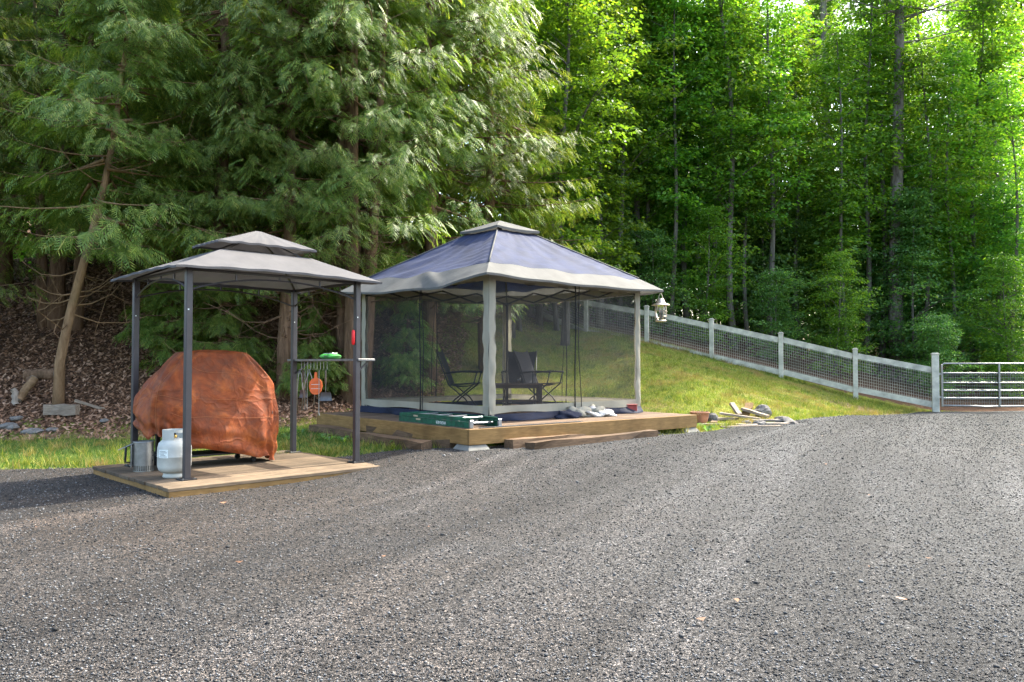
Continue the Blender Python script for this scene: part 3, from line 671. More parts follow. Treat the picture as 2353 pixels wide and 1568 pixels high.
FILL = [(x_ * y_ / 1811.0, y_, k_, s_) for (x_, y_, k_, s_) in [(60, 36, 1, 1.1), (160, 33, 0, 1.6), (250, 36, 1, 1.2), (330, 33.5, 1, .9), (420, 36.5, 1, 1.0), (540, 37, 1, 1.0), (630, 34.5, 1, .9), (730, 36, 1, 1.0), (840, 36, 1, 1.0), (940, 36, 1, 1.0), (1050, 35, 1, 1.0), (1140, 36, 1, 1.0), (1150, 30, 1, 1.0),
         (100, 48, 1, 1.5), (220, 47, 1, 1.5), (390, 50, 1, 1.5), (560, 50, 1, 1.5), (720, 48, 1, 1.5), (880, 48, 1, 1.5), (1030, 50, 1, 1.5), (-60, 46, 1, 1.8), (-200, 44, 1, 1.8), (-330, 40, 1, 1.7), (-460, 38, 1, 1.6), (-600, 36, 1, 1.5), (-740, 33, 1, 1.5), (-880, 31, 1, 1.4), (-1020, 28, 1, 1.4), (-1150, 26, 1, 1.3),
         (-540, 27, 1, 1.2), (-700, 26, 1, 1.2), (-860, 25, 1, 1.1), (-400, 29, 1, 1.2), (-960, 22.5, 0, 1.3), (-1080, 21, 0, 1.3), (760, 28.6, 0, 1.0), (640, 29.4, 0, 1.1), (520, 30.2, 0, 1.1), (900, 28.4, 0, 1.0), (1060, 28, 0, 1.0)]]
UN = [Kind('understory_tree', broad(4.8, .2, 2.1, 105, 84, seed=12, leaf=.105, r0=.04, lm='under')),
      Kind('understory_tree', broad(8.0, .6, 2.4, 165, 80, seed=17, leaf=.12, r0=.055, lm='under')),
      Kind('understory_tree', broad(6.5, .3, 2.3, 130, 80, seed=27, leaf=.11, r0=.05, lm='maple'))]
g3 = 'understory trees along the fence and gate'
lab_u = 'leafy understory tree with blue green leaves behind the fence and gate'
for i_, (x, y, k, s) in enumerate([(12.9, 24.0, 0, .55), (15.6, 24.8, 2, .7), (10.3, 24.9, 2, .6), (8.5, 25.4, 0, .65), (6.4, 25.9, 2, .7), (4.6, 26.2, 0, .75), (13.9, 27.2, 1, .85), (11.2, 27.8, 1, .8), (17.2, 27.2, 1, .9), (9.0, 28.6, 0, 1.2), (19.6, 27.6, 1, .9), (3.2, 27.6, 0, 1.1),
                     (15.4, 30.5, 1, 1.1), (12.6, 33, 1, 1.2), (19.0, 34, 1, 1.2), (22.5, 30, 1, 1.0), (9.0, 34, 1, 1.1), (6.0, 31.0, 0, 1.5), (18.4, 24.8, 0, .85), (21.0, 26.0, 0, 1.0), (5.0, 37, 1, 1.3), (14.0, 43, 1, 1.6), (9.0, 43, 1, 1.6), (19.5, 44, 1, 1.6), (24, 42, 1, 1.5), (1.5, 44, 1, 1.6), (26, 34, 1, 1.3), (-3, 34, 1, 1.5), (-10, 33, 1, 1.5), (-17, 33, 1, 1.5)] + FILL):
    if i_ % 3 == 1: k = 2
    UN[k].put(x, y, ('%s understory tree, ' % ('low blue green', 'larger blue green', 'yellow green')[k]) + row(y) + ', behind ' + lmk(x, y), g3, s)
SL = [Kind('slim_tree', broad(15.0, 4.6, 2.0, 120, 66, seed=44, leaf=.14, r0=.10, lean=(.03, .01))), Kind('slim_tree', broad(12.0, 4.0, 1.8, 95, 66, seed=47, leaf=.13, r0=.075, lean=(-.02, .0)))]
for (x, d, k, s_) in [(1175, 22.5, 0, 1.0), (1196, 23.4, 1, 1.0), (1282, 24.5, 1, 1.0), (1392, 27, 0, 1.0), (1640, 27, 0, .95), (1690, 26.5, 0, 1.1), (1722, 27.5, 1, 1.0), (2022, 28.5, 0, 1.1), (2135, 27.5, 1, 1.0), (2335, 26, 1, .9), (1480, 28, 1, 1.1), (1840, 28.5, 1, 1.0), (2230, 29, 0, 1.0), (1240, 25, 0, .95), (1325, 25.5, 1, 1.0), (1430, 26.2, 0, 1.0), (1545, 26.5, 1, 1.05), (1585, 27.5, 0, 1.1), (1770, 27, 0, 1.0), (1945, 27, 1, 1.0), (1985, 28, 0, 1.0), (2085, 30, 0, 1.1), (2180, 27.5, 1, 1.0), (2290, 28.5, 0, 1.05)]:
    q = at(x, 700, d); SL[k].put(q.x, d, ('slim bare trunk, ' if k else 'taller slim bare trunk, ') + row(d) + ', behind ' + lmk(q.x, d), 'slim trunks standing among the understory', s_)
PI = Kind('pine_tree', pine(25, 11.5, 4, .25))
pp = at(2065, 560, 28.0); PI.put(pp.x, 28.0, 'tall pine with a thick straight grey trunk standing clear above the understory', None, 1.0, rz=.3)
pp = at(1897, 300, 36.0); PI.put(pp.x, 36.0, 'tall thinner pine trunk between leafy crowns behind the thick pine', None, 1.05, rz=2.1)
for (x, d, s) in [(1690, 33, .8), (2115, 34, .75), (1745, 38, .85), (1215, 26, .7)]:
    pp = at(x, 400, d); PI.put(pp.x, d, 'slim dark pine half hidden among leaves behind ' + lmk(pp.x, d), 'slim pines deeper in the woods', s)

# ------------------------------------------------------------------ tent deck
DY = .6865; dF = Vector((-.499, 9.3)); du = Vector((math.cos(DY), math.sin(DY))); dv = Vector((-du.y, du.x))
DA, DB, ZD = 4.20, 3.96, .4345
deck = empty('wooden_deck', (dF.x, dF.y, 0), DY, 'low square deck of brown boards with pine fascia under the screened tent', 'deck')
nb = 28; bw = DB / nb
bm_ = MB().box((0, 0, 0), (DA, bw - .006, .028), bev=.003)
first = None
for i in range(nb):
    if first is None: o = first = bm_.build('deck_board', M['deck'], deck)
    else: o = first.copy(); col.objects.link(o); o.parent = deck
    o.location = (DA / 2, bw * (i + .5), ZD - .014 + random.uniform(-.0015, .0015))
for (c, d, rz) in [((DA / 2, -.019, ZD - .097), (DA + .07, .038, .185), 0), ((DA / 2, DB + .019, ZD - .097), (DA + .07, .038, .185), 0),
                   ((-.0195, DB / 2, ZD - .097), (DB - .002, .036, .183), math.pi / 2), ((DA + .0195, DB / 2, ZD - .097), (DB - .002, .036, .183), math.pi / 2)]:
    o = MB().box((0, 0, 0), d, bev=.004).build('fascia_board', M['fascia'], deck); o.location = c; o.rotation_euler.z = rz
for i in range(6):
    MB().box((.25 + i * .74, DB / 2, ZD - .115), (.04, DB - .1, .14)).build('joist', M['timber'], deck)
fb = None
for (x, y) in ((.1, .1), (DA - .1, .1), (.1, DB - .1), (DA - .1, DB - .1), (DA / 2, .1), (.1, DB / 2)):
    wx, wy = dF.x + x * du.x + y * dv.x, dF.y + x * du.y + y * dv.y; zb = gz(wx, wy) - .03; top = ZD - .188
    b = MB(); h = top - zb
    b.add([(s * q, t * q, z) for q, z in ((.165, zb), (.165, zb + h * .35), (.12, top)) for s, t in ((-1,-1),(1,-1),(1,1),(-1,1))],
          [(3,2,1,0),(8,9,10,11)] + [(k*4+j, k*4+(j+1)%4, k*4+4+(j+1)%4, k*4+4+j) for k in (0, 1) for j in range(4)])
    o = b.build('footing_block', M['concrete'], deck); o.location = (x, y, 0)

def beam(name, label, a, b, w, h, m, cat='timber', group=None, rough_=.012):
    """weathered beam lying on the ground between two plan points"""
    a = Vector(a); b = Vector(b); d = b - a; L = d.length; rz = math.atan2(d.y, d.x); n = max(3, int(L / .35)); mb = MB(); P = []; F = []
    mid = (a + b) / 2; z0 = min(gz(*a), gz(*b), gz(*mid))
    for i in range(n + 1):
        t = i / n; x = L * (t - .5); g = gz(*(a + d * t)) - z0
        for (sy, sz) in ((-1, 0), (-1, 1), (1, 1), (1, 0)):
            P.append((x, sy * w / 2 + random.gauss(0, rough_), sz * h + g + random.gauss(0, rough_) * sz))
    for i in range(n):
        for j in range(4): F.append((i*4+j, (i+1)*4+j, (i+1)*4+(j+1)%4, i*4+(j+1)%4))
    F += [(0, 1, 2, 3), (n*4+3, n*4+2, n*4+1, n*4)]
    mb.add(P, F); o = mb.build(name, m); o.location = (mid.x, mid.y, z0 - .005); o.rotation_euler.z = rz
    return tag(o, label, cat, group)
def dw(x, y): return Vector((dF.x + x * du.x + y * dv.x, dF.y + x * du.y + y * dv.y))
beam('old_timber', 'long squared old timber lying under the deck fascia facing the grill canopy', dw(-.28, .5), dw(-.22, 3.7), .16, .12, M['timber'], rough_=.009)
beam('old_timber', 'short dark timber end tucked beside the corner footing block', dw(.02, .35), dw(.04, 2.4), .14, .15, M['timber'])
beam('old_timber', 'long weathered timber on the gravel along the front deck fascia', dw(.62, -.36), dw(3.1, -.16), .15, .10, M['timber'], rough_=.009)
beam('old_timber', 'second dark timber lying just behind the long weathered one', dw(.5, -.12), dw(2.6, .1), .14, .12, M['timber'], rough_=.009)
beam('grey_plank', 'thin grey plank lying on the gravel beyond the timber ends', dw(2.0, .02), dw(3.5, .12), .12, .045, M['oldwood'], 'plank', rough_=.004)
# perforated metal strip on the deck edge
mb = MB()
for i in range(70): mb.box((.16 + i * .024, 0, ZD + .008), (.014, .03, .006))
mb.box((.16 + 35 * .024, .018, ZD + .004), (1.72, .012, .006)); mb.build('edge_strip', M['alu'], deck)

# ------------------------------------------------------------------ screened tent
TY = .7373; tu = Vector((math.cos(TY), math.sin(TY))); tv = Vector((-tu.y, tu.x)); TC = Vector((-.3004, 10.368)) + 1.54 * (tu + tv)
S0 = 1.54
tent = empty('screened_tent', (TC.x, TC.y, ZD), TY, 'blue roofed pop-up tent with cream borders and black mesh walls on the deck', 'tent')
cs = [(-1, -1), (1, -1), (1, 1), (-1, 1)]
for sx, sy in cs:
    o = MB().box((sx * S0, sy * S0, .95), (.034, .034, 1.9), bev=.004).build('leg', M['blackmetal'], tent)
    MB().box((sx * S0, sy * S0, .004), (.1, .1, .008)).build('foot_plate', M['blackmetal'], o)
def rotk(k, x, y):  # wall k frame: x along wall, y outward
    return [(x, -S0 - y), (S0 + y, x), (-x, S0 + y), (-S0 - y, -x)][k]
for k in range(4):
    w = MB()   # scissor truss
    for (a, b) in ((-S0, -S0 / 2), (-S0 / 2, 0), (0, S0 / 2), (S0 / 2, S0)):
        for (z0, z1) in ((1.86, 2.03), (2.03, 1.86)):
            p = rotk(k, a, -.03 if z0 < z1 else -.05); q = rotk(k, b, -.03 if z0 < z1 else -.05); w.bar((*p, z0), (*q, z1), .016, .026)
    w.build('truss', M['blackmetal'], tent)
for sx, sy in cs:
    MB().tube([(sx * S0, sy * S0, 1.9), (sx * .95, sy * .95, 2.40), (sx * .1, sy * .1, 2.84)], .011, 6).build('roof_rib', M['blackmetal'], tent)
hr = np.random.default_rng(77)
def roof_prof(t):  # half size, height along hip
    return (.37 + (1.56 - .37) * t, 2.83 + (2.112 - 2.83) * t)
def wr(k, a, t):
    """wrinkles: tension folds that fan from the corners"""
    z = 0
    for sgn in (-1, 1):
        d = 1 - sgn * a; fan = math.exp(-2.2 * d) ; z += fan * .016 * math.sin((a * 1.2 + t * (6 + 3 * sgn)) * 6 + k * 2.1 + 2 * math.sin(3 * t))
    z += .010 * math.sin(9 * a + 7 * t + k) * math.sin(3.0 * t + 1) + .006 * math.sin(23 * a * (1 - .4 * t) + 3 * k + 5 * t)
    return z
names = [('main_roof', 'blue')]
mb = MB()
for k in range(4):
    def fn(u, t, k=k):
        h, z = roof_prof(t); a = 2 * u - 1; sag = -.055 * (1 - a * a) * math.sin(math.pi * min(1, t * 1.0)) - (.05 if k == 3 else .018) * (1 - a * a) * t
        ed = min(1, (1 - abs(a)) * 8); nz = wr(k, a, t) * ed * (.3 + t)
        x, y = rotk(k, a * h, h - S0); return (x, y, z + sag + nz)
    mb.grid(fn, 57, 29)
mb.build('main_roof', M['blue'], tent, True)
mb = MB()   # grey overhanging band below the blue, with lifted folds on the side facing the grill canopy
for k in range(4):
    def fn(u, t, k=k):
        a = 2 * u - 1; h = 1.56 + (1.835 - 1.56) * t; z = 2.112 + (1.93 - 2.112) * t; s3 = .05 if k == 3 else .018
        ed = min(1, (1 - abs(a)) * 8)
        sag = -s3 * (1 - a * a) - s3 * .9 * (1 - a * a) * t + wr(k, a, 1.0) * ed * 1.3 * (1 - t)
        nz = t * (wr(k, a, 1 + .2 * t) * 1.1 + .006 * math.sin(9 * a + 3 * k + 3 * t) * (1.3 if k == 3 else .4)) * ed * .45
        if k == 3: nz += .05 * math.exp(-((a - .15 - .25 * t) / .10) ** 2) * math.sin(math.pi * (.2 + .7 * t)) - .05 * math.exp(-((a - .42) / .16) ** 2) * t
        x, y = rotk(k, a * h, h - S0); return (x, y, z + sag + nz - .001)
    mb.grid(fn, 73, 9)
    def fh(u, t, k=k):   # short hanging edge
        a = 2 * u - 1; x0, y0, z0 = fn(u, 1.0, k); return (x0, y0, z0 - .03 * t)
    mb.grid(fh, 73, 2)
mb.build('eave_band', M['valance'], tent, True)
mb = MB()
for sx, sy in cs: mb.tube([(sx * h_, sy * h_, z_ + .006) for h_, z_ in [roof_prof(t) for t in np.linspace(0, 1, 8)]], .012, 5)
mb.build('hip_piping', M['valance'], tent, True)
mb = MB()   # vent cap
for k in range(4):
    def fn(u, t, k=k):
        a = 2 * u - 1; h = .02 + .43 * t; z = 3.05 + (2.88 - 3.05) * t - .02 * (1 - a * a) * t
        x, y = rotk(k, a * h, h - S0); return (x, y, z)
    mb.grid(fn, 15, 7)
    def fh(u, t, k=k):
        x, y, z = fn(u, 1.0, k); return (x * 1.0, y * 1.0, z - .035 * t)
    mb.grid(fh, 15, 2)
mb.build('vent_cap', M['valance'], tent, True)
MB().box((0, 0, 2.92), (.05, .05, .2)).build('vent_post', M['blackmetal'], tent)
# walls: border cloth, mesh, navy skirt, zip strip
for k in range(4):
    so = .03
    bo = MB()
    def top(u, t, k=k):
        a = 2 * u - 1; z = 2.04 - .17 * t - .02 * (1 - a * a) * t - (.05 * (1 - a * a)) * (1 - t)
        x, y = rotk(k, a * (S0 + so), so + .008 * math.sin(15 * a + 2 * k)); return (x, y, z)
    bo.grid(top, 41, 5)
    for sg in (-1, 1):
        def sidef(u, t, k=k, sg=sg):
            z = 1.9 - 1.86 * t; wv = (.008 * math.sin(19 * t + k + sg) + .005 * math.sin(47 * t + 3 * k)) * (.2 + t); wd = .115 + .006 * math.sin(t * 17 + k * 2 + sg) + .006 * math.sin(t * 41 + k)
            a = sg * (S0 + so - wd * u); x, y = rotk(k, a, so + .002 + wv * math.sin(3 * u + 4 * t) + .01 * math.sin(u * 3.1)); return (x, y, z)
        bo.grid(sidef, 7, 45)
    def hem(u, t, k=k):
        a = 2 * u - 1; z = .21 - .10 * t + .012 * math.sin(7 * a + k) * t; x, y = rotk(k, a * (S0 + so), so + .006 + .012 * math.sin(11 * a + k) * t); return (x, y, z)
    bo.grid(hem, 61, 4)
    bo.build('wall_border', M['cream'], tent, True)
    me_ = MB()
    def msh(u, t, k=k):
        a = 2 * u - 1; z = 1.88 - 1.69 * t; x, y = rotk(k, a * (S0 + so - .08), so - .004 + .02 * math.sin(5 * a + 3 * t + k) * math.sin(math.pi * t)); return (x, y, z)
    me_.grid(msh, 31, 25)
    me_.build('mesh_wall', M['mesh'], tent, True)
    sk = MB()
    def skf(u, t, k=k):
        a = 2 * u - 1; bulge = (.05 + .04 * math.sin(9 * a + k)) * math.sin(math.pi * .5 * t); z = .10 - .095 * t ** .7
        x, y = rotk(k, a * (S0 + so), so + .01 + bulge + .02 * math.sin(17 * a) * t); return (x, y, max(.006, z))
    sk.grid(skf, 61, 6)
    sk.build('navy_skirt', M['skirt'], tent, True)
    zp = MB()
    zr = np.random.default_rng(k + 5)
    for j, (dx, wob) in enumerate(((0, .012), (.055, .02))):
        P = []
        for t in np.linspace(0, 1, 16):
            x, y = rotk(k, .06 + dx * (1 + .8 * t) + wob * math.sin(6 * t + k + j * 2) , so + .02 + .01 * j); P.append((x, y, 1.95 - 1.88 * t))
        zp.tube(P, .0095 if j == 0 else .006, 5)
    zp.build('zip_strip', M['rope'], tent, True)
# gathered loose end of the unzipped front wall
def rumple(name, m, c, r, seed, sq=(1, 1, 1), n=14, amp=.25, parent=None, smooth=True, rz=0.0):
    q = np.random.default_rng(seed); ph = q.uniform(0, 6.28, 9); mb = MB()
    def fn(u, t):
        a = 2 * math.pi * u; e = math.pi * (t - .5); d = Vector((math.cos(a) * math.cos(e), math.sin(a) * math.cos(e), math.sin(e)))
        k = 1 + amp * (math.sin(3 * d.x + ph[0]) * math.sin(4 * d.y + ph[1]) + .6 * math.sin(7 * d.x + 5 * d.z + ph[2]) + .5 * math.sin(9 * d.y - 6 * d.z + ph[3]) * math.sin(6 * d.x + ph[4]))
        z = d.z * r * sq[2] * k; return (d.x * r * sq[0] * k, d.y * r * sq[1] * k, max(z, -r * sq[2] * .35))
    mb.grid(fn, n * 2 + 1, n)
    o = mb.build(name, m, parent, smooth)
    zmin = min(v.co.z for v in o.data.vertices); o.location = (c[0], c[1], c[2] - zmin); o.rotation_euler.z = rz; return o
x, y = rotk(0, .02, .12); rumple('skirt_bunch', M['cream'], (x, y, .004), .15, 4, (1.5, .7, .7), parent=tent)
x, y = rotk(0, -.2, .16); rumple('skirt_bunch', M['skirt'], (x, y, .004), .13, 6, (1.8, .7, .6), parent=tent)
x, y = rotk(0, .42, .13); rumple('skirt_bunch', M['cream'], (x, y, .004), .14, 9, (1.3, .8, .8), parent=tent)

# ------------------------------------------------------------------ furniture in the tent
def chair(label):
    t = empty('folding_chair', label=label, cat='chair', group='folding chairs inside the tent')
    # faces +x ; seat at .43
    MB().grid(lambda u, v: (-.2 - .20 * v + .015 * math.sin(3.14 * v), (u - .5) * (.42 + .06 * v), .45 + .53 * v - .02 * math.sin(3.14 * u)), 9, 9).build('backrest', M['sling'], t, True)
    MB().grid(lambda u, v: (-.2 + .44 * u, (v - .5) * .46, .425 + .03 * u - .03 * math.sin(3.14 * u) - .015 * math.sin(3.14 * v)), 9, 9).build('seat', M['sling'], t, True)
    for s in (-1, 1):
        y = s * .25
        MB().tube([(-.41, s * .245, .99), (-.2, y, .43), (.06, y, .22), (.22, y, 0)], .011, 6).build('back_frame', M['blackmetal'], t, True)
        MB().tube([(.25, y, .63), (.2, y, .44), (-.1, y, .2), (-.28, y, 0)], .011, 6).build('leg', M['blackmetal'], t, True)
        MB().tube([(-.27, y, .62), (.0, y, .645), (.27, y, .635)], .016, 6).build('armrest', M['blackmetal'], t, True)
        MB().tube([(-.2, y, .43), (.24, y, .455)], .010, 6).build('seat_rail', M['blackmetal'], t, True)
    MB().tube([(.22, -.25, .012), (.22, .25, .012)], .009, 6).build('stretcher', M['blackmetal'], t)
    MB().tube([(-.28, -.25, .012), (-.28, .25, .012)], .009, 6).build('stretcher', M['blackmetal'], t)
    return t
c1 = chair('black folding armchair with its back to the grill canopy, nearest the left mesh wall')
c1.location = (-.78, 12.75, ZD); c1.rotation_euler.z = R(-6)
c2 = copy_tree(c1); c2['label'] = 'black folding armchair facing out behind the low dark table'; c2.location = (.12, 13.05, ZD); c2.rotation_euler.z = R(-98)
c3 = copy_tree(c1); c3['label'] = 'black folding armchair turned toward the fence beside the low table'; c3.location = (.50, 12.95, ZD); c3.rotation_euler.z = R(-28)
tb = empty('low_table', (.06, 12.15, ZD), R(4), 'low dark slatted table with a lower shelf in front of the chairs', 'table')
for i in range(6): MB().box((0, -.2 + i * .08, .455), (.8, .072, .022), bev=.003).build('slat', M['table'], tb)
for i in range(4): MB().box((0, -.14 + i * .09, .2), (.74, .08, .018), bev=.003).build('shelf_slat', M['table'], tb)
for sx in (-1, 1):
    for sy in (-1, 1): MB().box((sx * .36, sy * .19, .222), (.05, .05, .444), bev=.004).build('leg', M['table'], tb)
MB().box((0, -.19, .42), (.67, .02, .05)).build('apron', M['table'], tb); MB().box((0, .19, .42), (.67, .02, .05)).build('apron', M['table'], tb)
gb = empty('drinking_glass', (.10, 12.1, ZD + .467), 0, 'small clear tumbler on the low dark table', 'glass')
m_, n_, l_, b_ = newmat('glass'); b_.inputs['Transmission Weight'].default_value = 1; b_.inputs['Roughness'].default_value = .05; M['glass'] = m_
MB().lathe([(.03, 0), (.036, .09), (.033, .09), (.027, .006)], n=14, close=True).build('tumbler', M['glass'], gb, True)

# lantern at the eave tip
lp = TC + 1.80 * (tu - tv); lz = ZD + 1.90
lan = empty('hanging_lantern', (lp.x, lp.y, lz - .47), 0, 'champagne metal cage lantern hanging from the tent eave tip', 'lantern')
MB().lathe([(.0, .005), (.085, .0), (.09, .012), (.085, .024), (.0, .026)], n=20, close=False).build('base_ring', M['copper'], lan, True)
MB().lathe([(.055, .03), (.07, .06), (.075, .14), (.068, .24), (.06, .26)], n=18, close=False).build('glass_shade', M['glass'], lan, True)
for j in range(10):
    a = 2 * math.pi * j / 10; P = [(r_ * math.cos(a), r_ * math.sin(a), z_) for r_, z_ in ((.07, .02), (.088, .07), (.092, .15), (.086, .26))]
    MB().tube(P, .0035, 4).build('cage_wire', M['copper'], lan)
for z_, r_ in ((.085, .092), (.17, .094)):
    MB().tube([(r_ * math.cos(2 * math.pi * j / 20), r_ * math.sin(2 * math.pi * j / 20), z_) for j in range(21)], .0035, 4, False).build('cage_ring', M['copper'], lan)
MB().lathe([(.145, .258), (.142, .268), (.085, .29), (.07, .30), (.068, .318), (.06, .322), (.058, .345), (.05, .35), (.048, .365), (.0, .37)], n=22, close=False).build('hood', M['copper'], lan, True)
MB().tube([(.03 * math.cos(a), 0, .362 + .085 * math.sin(a)) for a in np.linspace(0, math.pi, 12)], .004, 5).build('bail', M['copper'], lan)
MB().tube([(0, 0, .445), (.006, 0, .455), (0, 0, .475)], .003, 5).build('hook', M['copper'], lan)
MB().lathe([(.012, .03), (.016, .1), (.012, .16), (.0, .17)], n=10, close=False).build('candle', M['labelwhite'], lan, True)

# ladder lying on the deck
ld = empty('step_ladder', (dw(.04, .05).x, dw(.04, .05).y, ZD), DY, 'green fibreglass stepladder lying folded on the deck edge', 'ladder')
for i, (x, z, h) in enumerate(((.012, .035, .07), (.012, .098, .046), (.46, .035, .07), (.42, .095, .045))):
    r_ = MB(); L = 1.62 - .1 * (i % 2)
    r_.box((x, L / 2, z), (.006, L, h)); s_ = 1 if i < 2 else -1
    r_.box((x + s_ * .012, L / 2, z + h / 2 - .003), (.026, L, .006)); r_.box((x + s_ * .012, L / 2, z - h / 2 + .003), (.026, L, .006))
    r_.build('rail', M['green'], ld)
for j in range(5): MB().box((.236, .14 + j * .31, .05), (.42, .075, .02), bev=.003).build('step', M['alu'], ld)
for j in range(4): MB().box((.215, .28 + j * .33, .105), (.38, .03, .02), bev=.003).build('rear_rung', M['alu'], ld)
MB().box((.235, 1.56, .06), (.45, .12, .11), bev=.01).build('ladder_cap', M['green'], ld)
for x in (.02, .45): MB().box((x, .0, .05), (.05, .03, .09), bev=.004).build('foot', M['alu'], ld)
for y, z in ((1.14, .05), (1.2, .09)): MB().box((.006, y, z), (.006, .1, .02)).build('rivet_plate', M['copper'], ld)
def text(s_, size, m, parent, loc, rot, name='lettering'):
    c = bpy.data.curves.new(name, 'FONT'); c.body = s_; c.size = size; c.align_x = 'CENTER'; c.align_y = 'CENTER'; c.extrude = .0006
    o = bpy.data.objects.new(name, c); col.objects.link(o)
    dg_ = bpy.context.evaluated_depsgraph_get(); me = bpy.data.meshes.new_from_object(o.evaluated_get(dg_)); bpy.data.objects.remove(o)
    o2 = link(name, me, m, parent); o2.location = loc; o2.rotation_euler = rot; return o2
text('WERNER', .055, M['labelwhite'], ld, (.0075, .62, .036), (R(90), R(180), R(-90)))

# things on the deck by the right wall
q = dw(2.75, .62); rumple('crumpled_plastic', M['plastic'], (q.x, q.y, ZD + .002), .19, 21, (1.3, .8, .45), 18, .34, rz=.5)
tag(bpy.data.objects['crumpled_plastic'], 'crumpled pale plastic sheet lying inside the front mesh wall', 'plastic sheet')
q = dw(3.55, .95); rb = empty('red_box', (q.x, q.y, ZD), DY - .5, 'flat brick red box on the deck beside the tent corner', 'box')
MB().box((0, 0, .06), (.56, .22, .12), bev=.008).build('body', M['redbox'], rb); MB().box((0, 0, .132), (.575, .235, .022), bev=.006).build('lid', M['redbox'], rb)
MB().box((.02, -.116, .07), (.06, .012, .03), bev=.003).build('latch', M['darkgrey'], rb)

# ------------------------------------------------------------------ grill canopy and its platform
GYAW = .7717; gF = Vector((-3.093, 7.522)); gu = Vector((math.cos(GYAW), math.sin(GYAW))); gv = Vector((-gu.y, gu.x)); GA, GBk = 1.887, 1.413
ZP = .10
def gw(u, v): return Vector((gF.x + u * gu.x + v * gv.x, gF.y + u * gu.y + v * gv.y))
plat = empty('grill_platform', (gF.x, gF.y, 0), GYAW, 'low weathered plank platform sunk in the gravel under the grill canopy', 'platform')
U0, U1, V0, V1 = -.33, 1.98, -.43, 1.70
nb = 15; bw = (V1 - V0) / nb; first = None
for i in range(nb):
    if first is None: o = first = MB().box((0, 0, 0), (U1 - U0, bw - .007, .034), bev=.004).build('plank', M['plat'], plat)
    else: o = first.copy(); col.objects.link(o); o.parent = plat
    o.location = ((U0 + U1) / 2 + random.uniform(-.008, .008), V0 + bw * (i + .5), ZP - .017 + random.uniform(-.002, .002))
MB().box(((U0 + U1) / 2, V0 + .03, ZP - .105), (U1 - U0 - .02, .04, .138)).build('side_board', M['fascia'], plat)
MB().box((U0 + .028, (V0 + V1) / 2, ZP - .105), (.04, V1 - V0 - .12, .138)).build('side_board', M['fascia'], plat)
MB().box((U1 - .028, (V0 + V1) / 2, ZP - .105), (.04, V1 - V0 - .12, .138)).build('side_board', M['fascia'], plat)
MB().box(((U0 + U1) / 2, V1 - .03, ZP - .105), (U1 - U0 - .02, .04, .138)).build('side_board', M['fascia'], plat)

gaz = empty('grill_canopy', (gF.x, gF.y, ZP), GYAW, 'two tier taupe canopy on four dark posts over the covered grill', 'canopy')
PH = 2.03
for u, v in ((0, 0), (GA, 0), (GA, GBk), (0, GBk)):
    o = MB().box((u, v, PH / 2), (.062, .062, PH), bev=.006).build('post', M['postmetal'], gaz)
    MB().box((u, v, .006), (.15, .15, .012), bev=.003).build('base_plate', M['blackmetal'], o)
    b = MB()
    for du_, dv_ in ((.055, .055), (-.055, .055), (.055, -.055), (-.055, -.055)): b.lathe([(.009, .012), (.009, .02)], (u + du_, v + dv_, 0), 6)
    b.build('bolt', M['steel'], o)
    MB().box((u - .012, v - .033, 1.62), (.012, .004, .012)).build('screw_cap', M['labelwhite'], o)
def span(a, b):
    a = Vector(a); b = Vector(b); L = (b - a).length; d = (b - a) / L
    MB().bar((*a, PH - .02), (*b, PH - .02), .022, .03).build('top_rail', M['postmetal'], gaz)
    n = 17; P = [(*(a + d * L * t), 1.81 + .15 * (1 - abs(2 * t - 1) ** 2.2)) for t in np.linspace(0, 1, n)]
    m_ = MB()
    m_.tube(P, .010, 6)
    for t in (.25, .5, .75):
        p = a + d * L * t; m_.bar((*p, 1.81 + .15 * (1 - abs(2 * t - 1) ** 2.2)), (*p, PH - .02), .014, .014)
    m_.build('arched_brace', M['postmetal'], gaz)
Cn = [(0, 0), (GA, 0), (GA, GBk), (0, GBk)]
for i in range(4): span(Cn[i], Cn[(i + 1) % 4])
cu, cv = GA / 2, GBk / 2
for u, v in Cn: MB().bar((u, v, PH), (cu + .06 + (u - cu) * .5, cv + (v - cv) * .38, 2.27), .018, .018).build('rafter', M['postmetal'], gaz)
q = [(cu + .06 + su * .5, cv + sv * .27) for su, sv in ((-1, -1), (1, -1), (1, 1), (-1, 1))]
for i in range(4): MB().bar((*q[i], 2.27), (*q[(i + 1) % 4], 2.27), .018, .018).build('ring_bar', M['postmetal'], gaz)
for (a, b) in zip(q, [(cu + .08, cv)] * 4): MB().bar((*a, 2.27), (*b, 2.53), .014, .014).build('cap_strut', M['postmetal'], gaz)
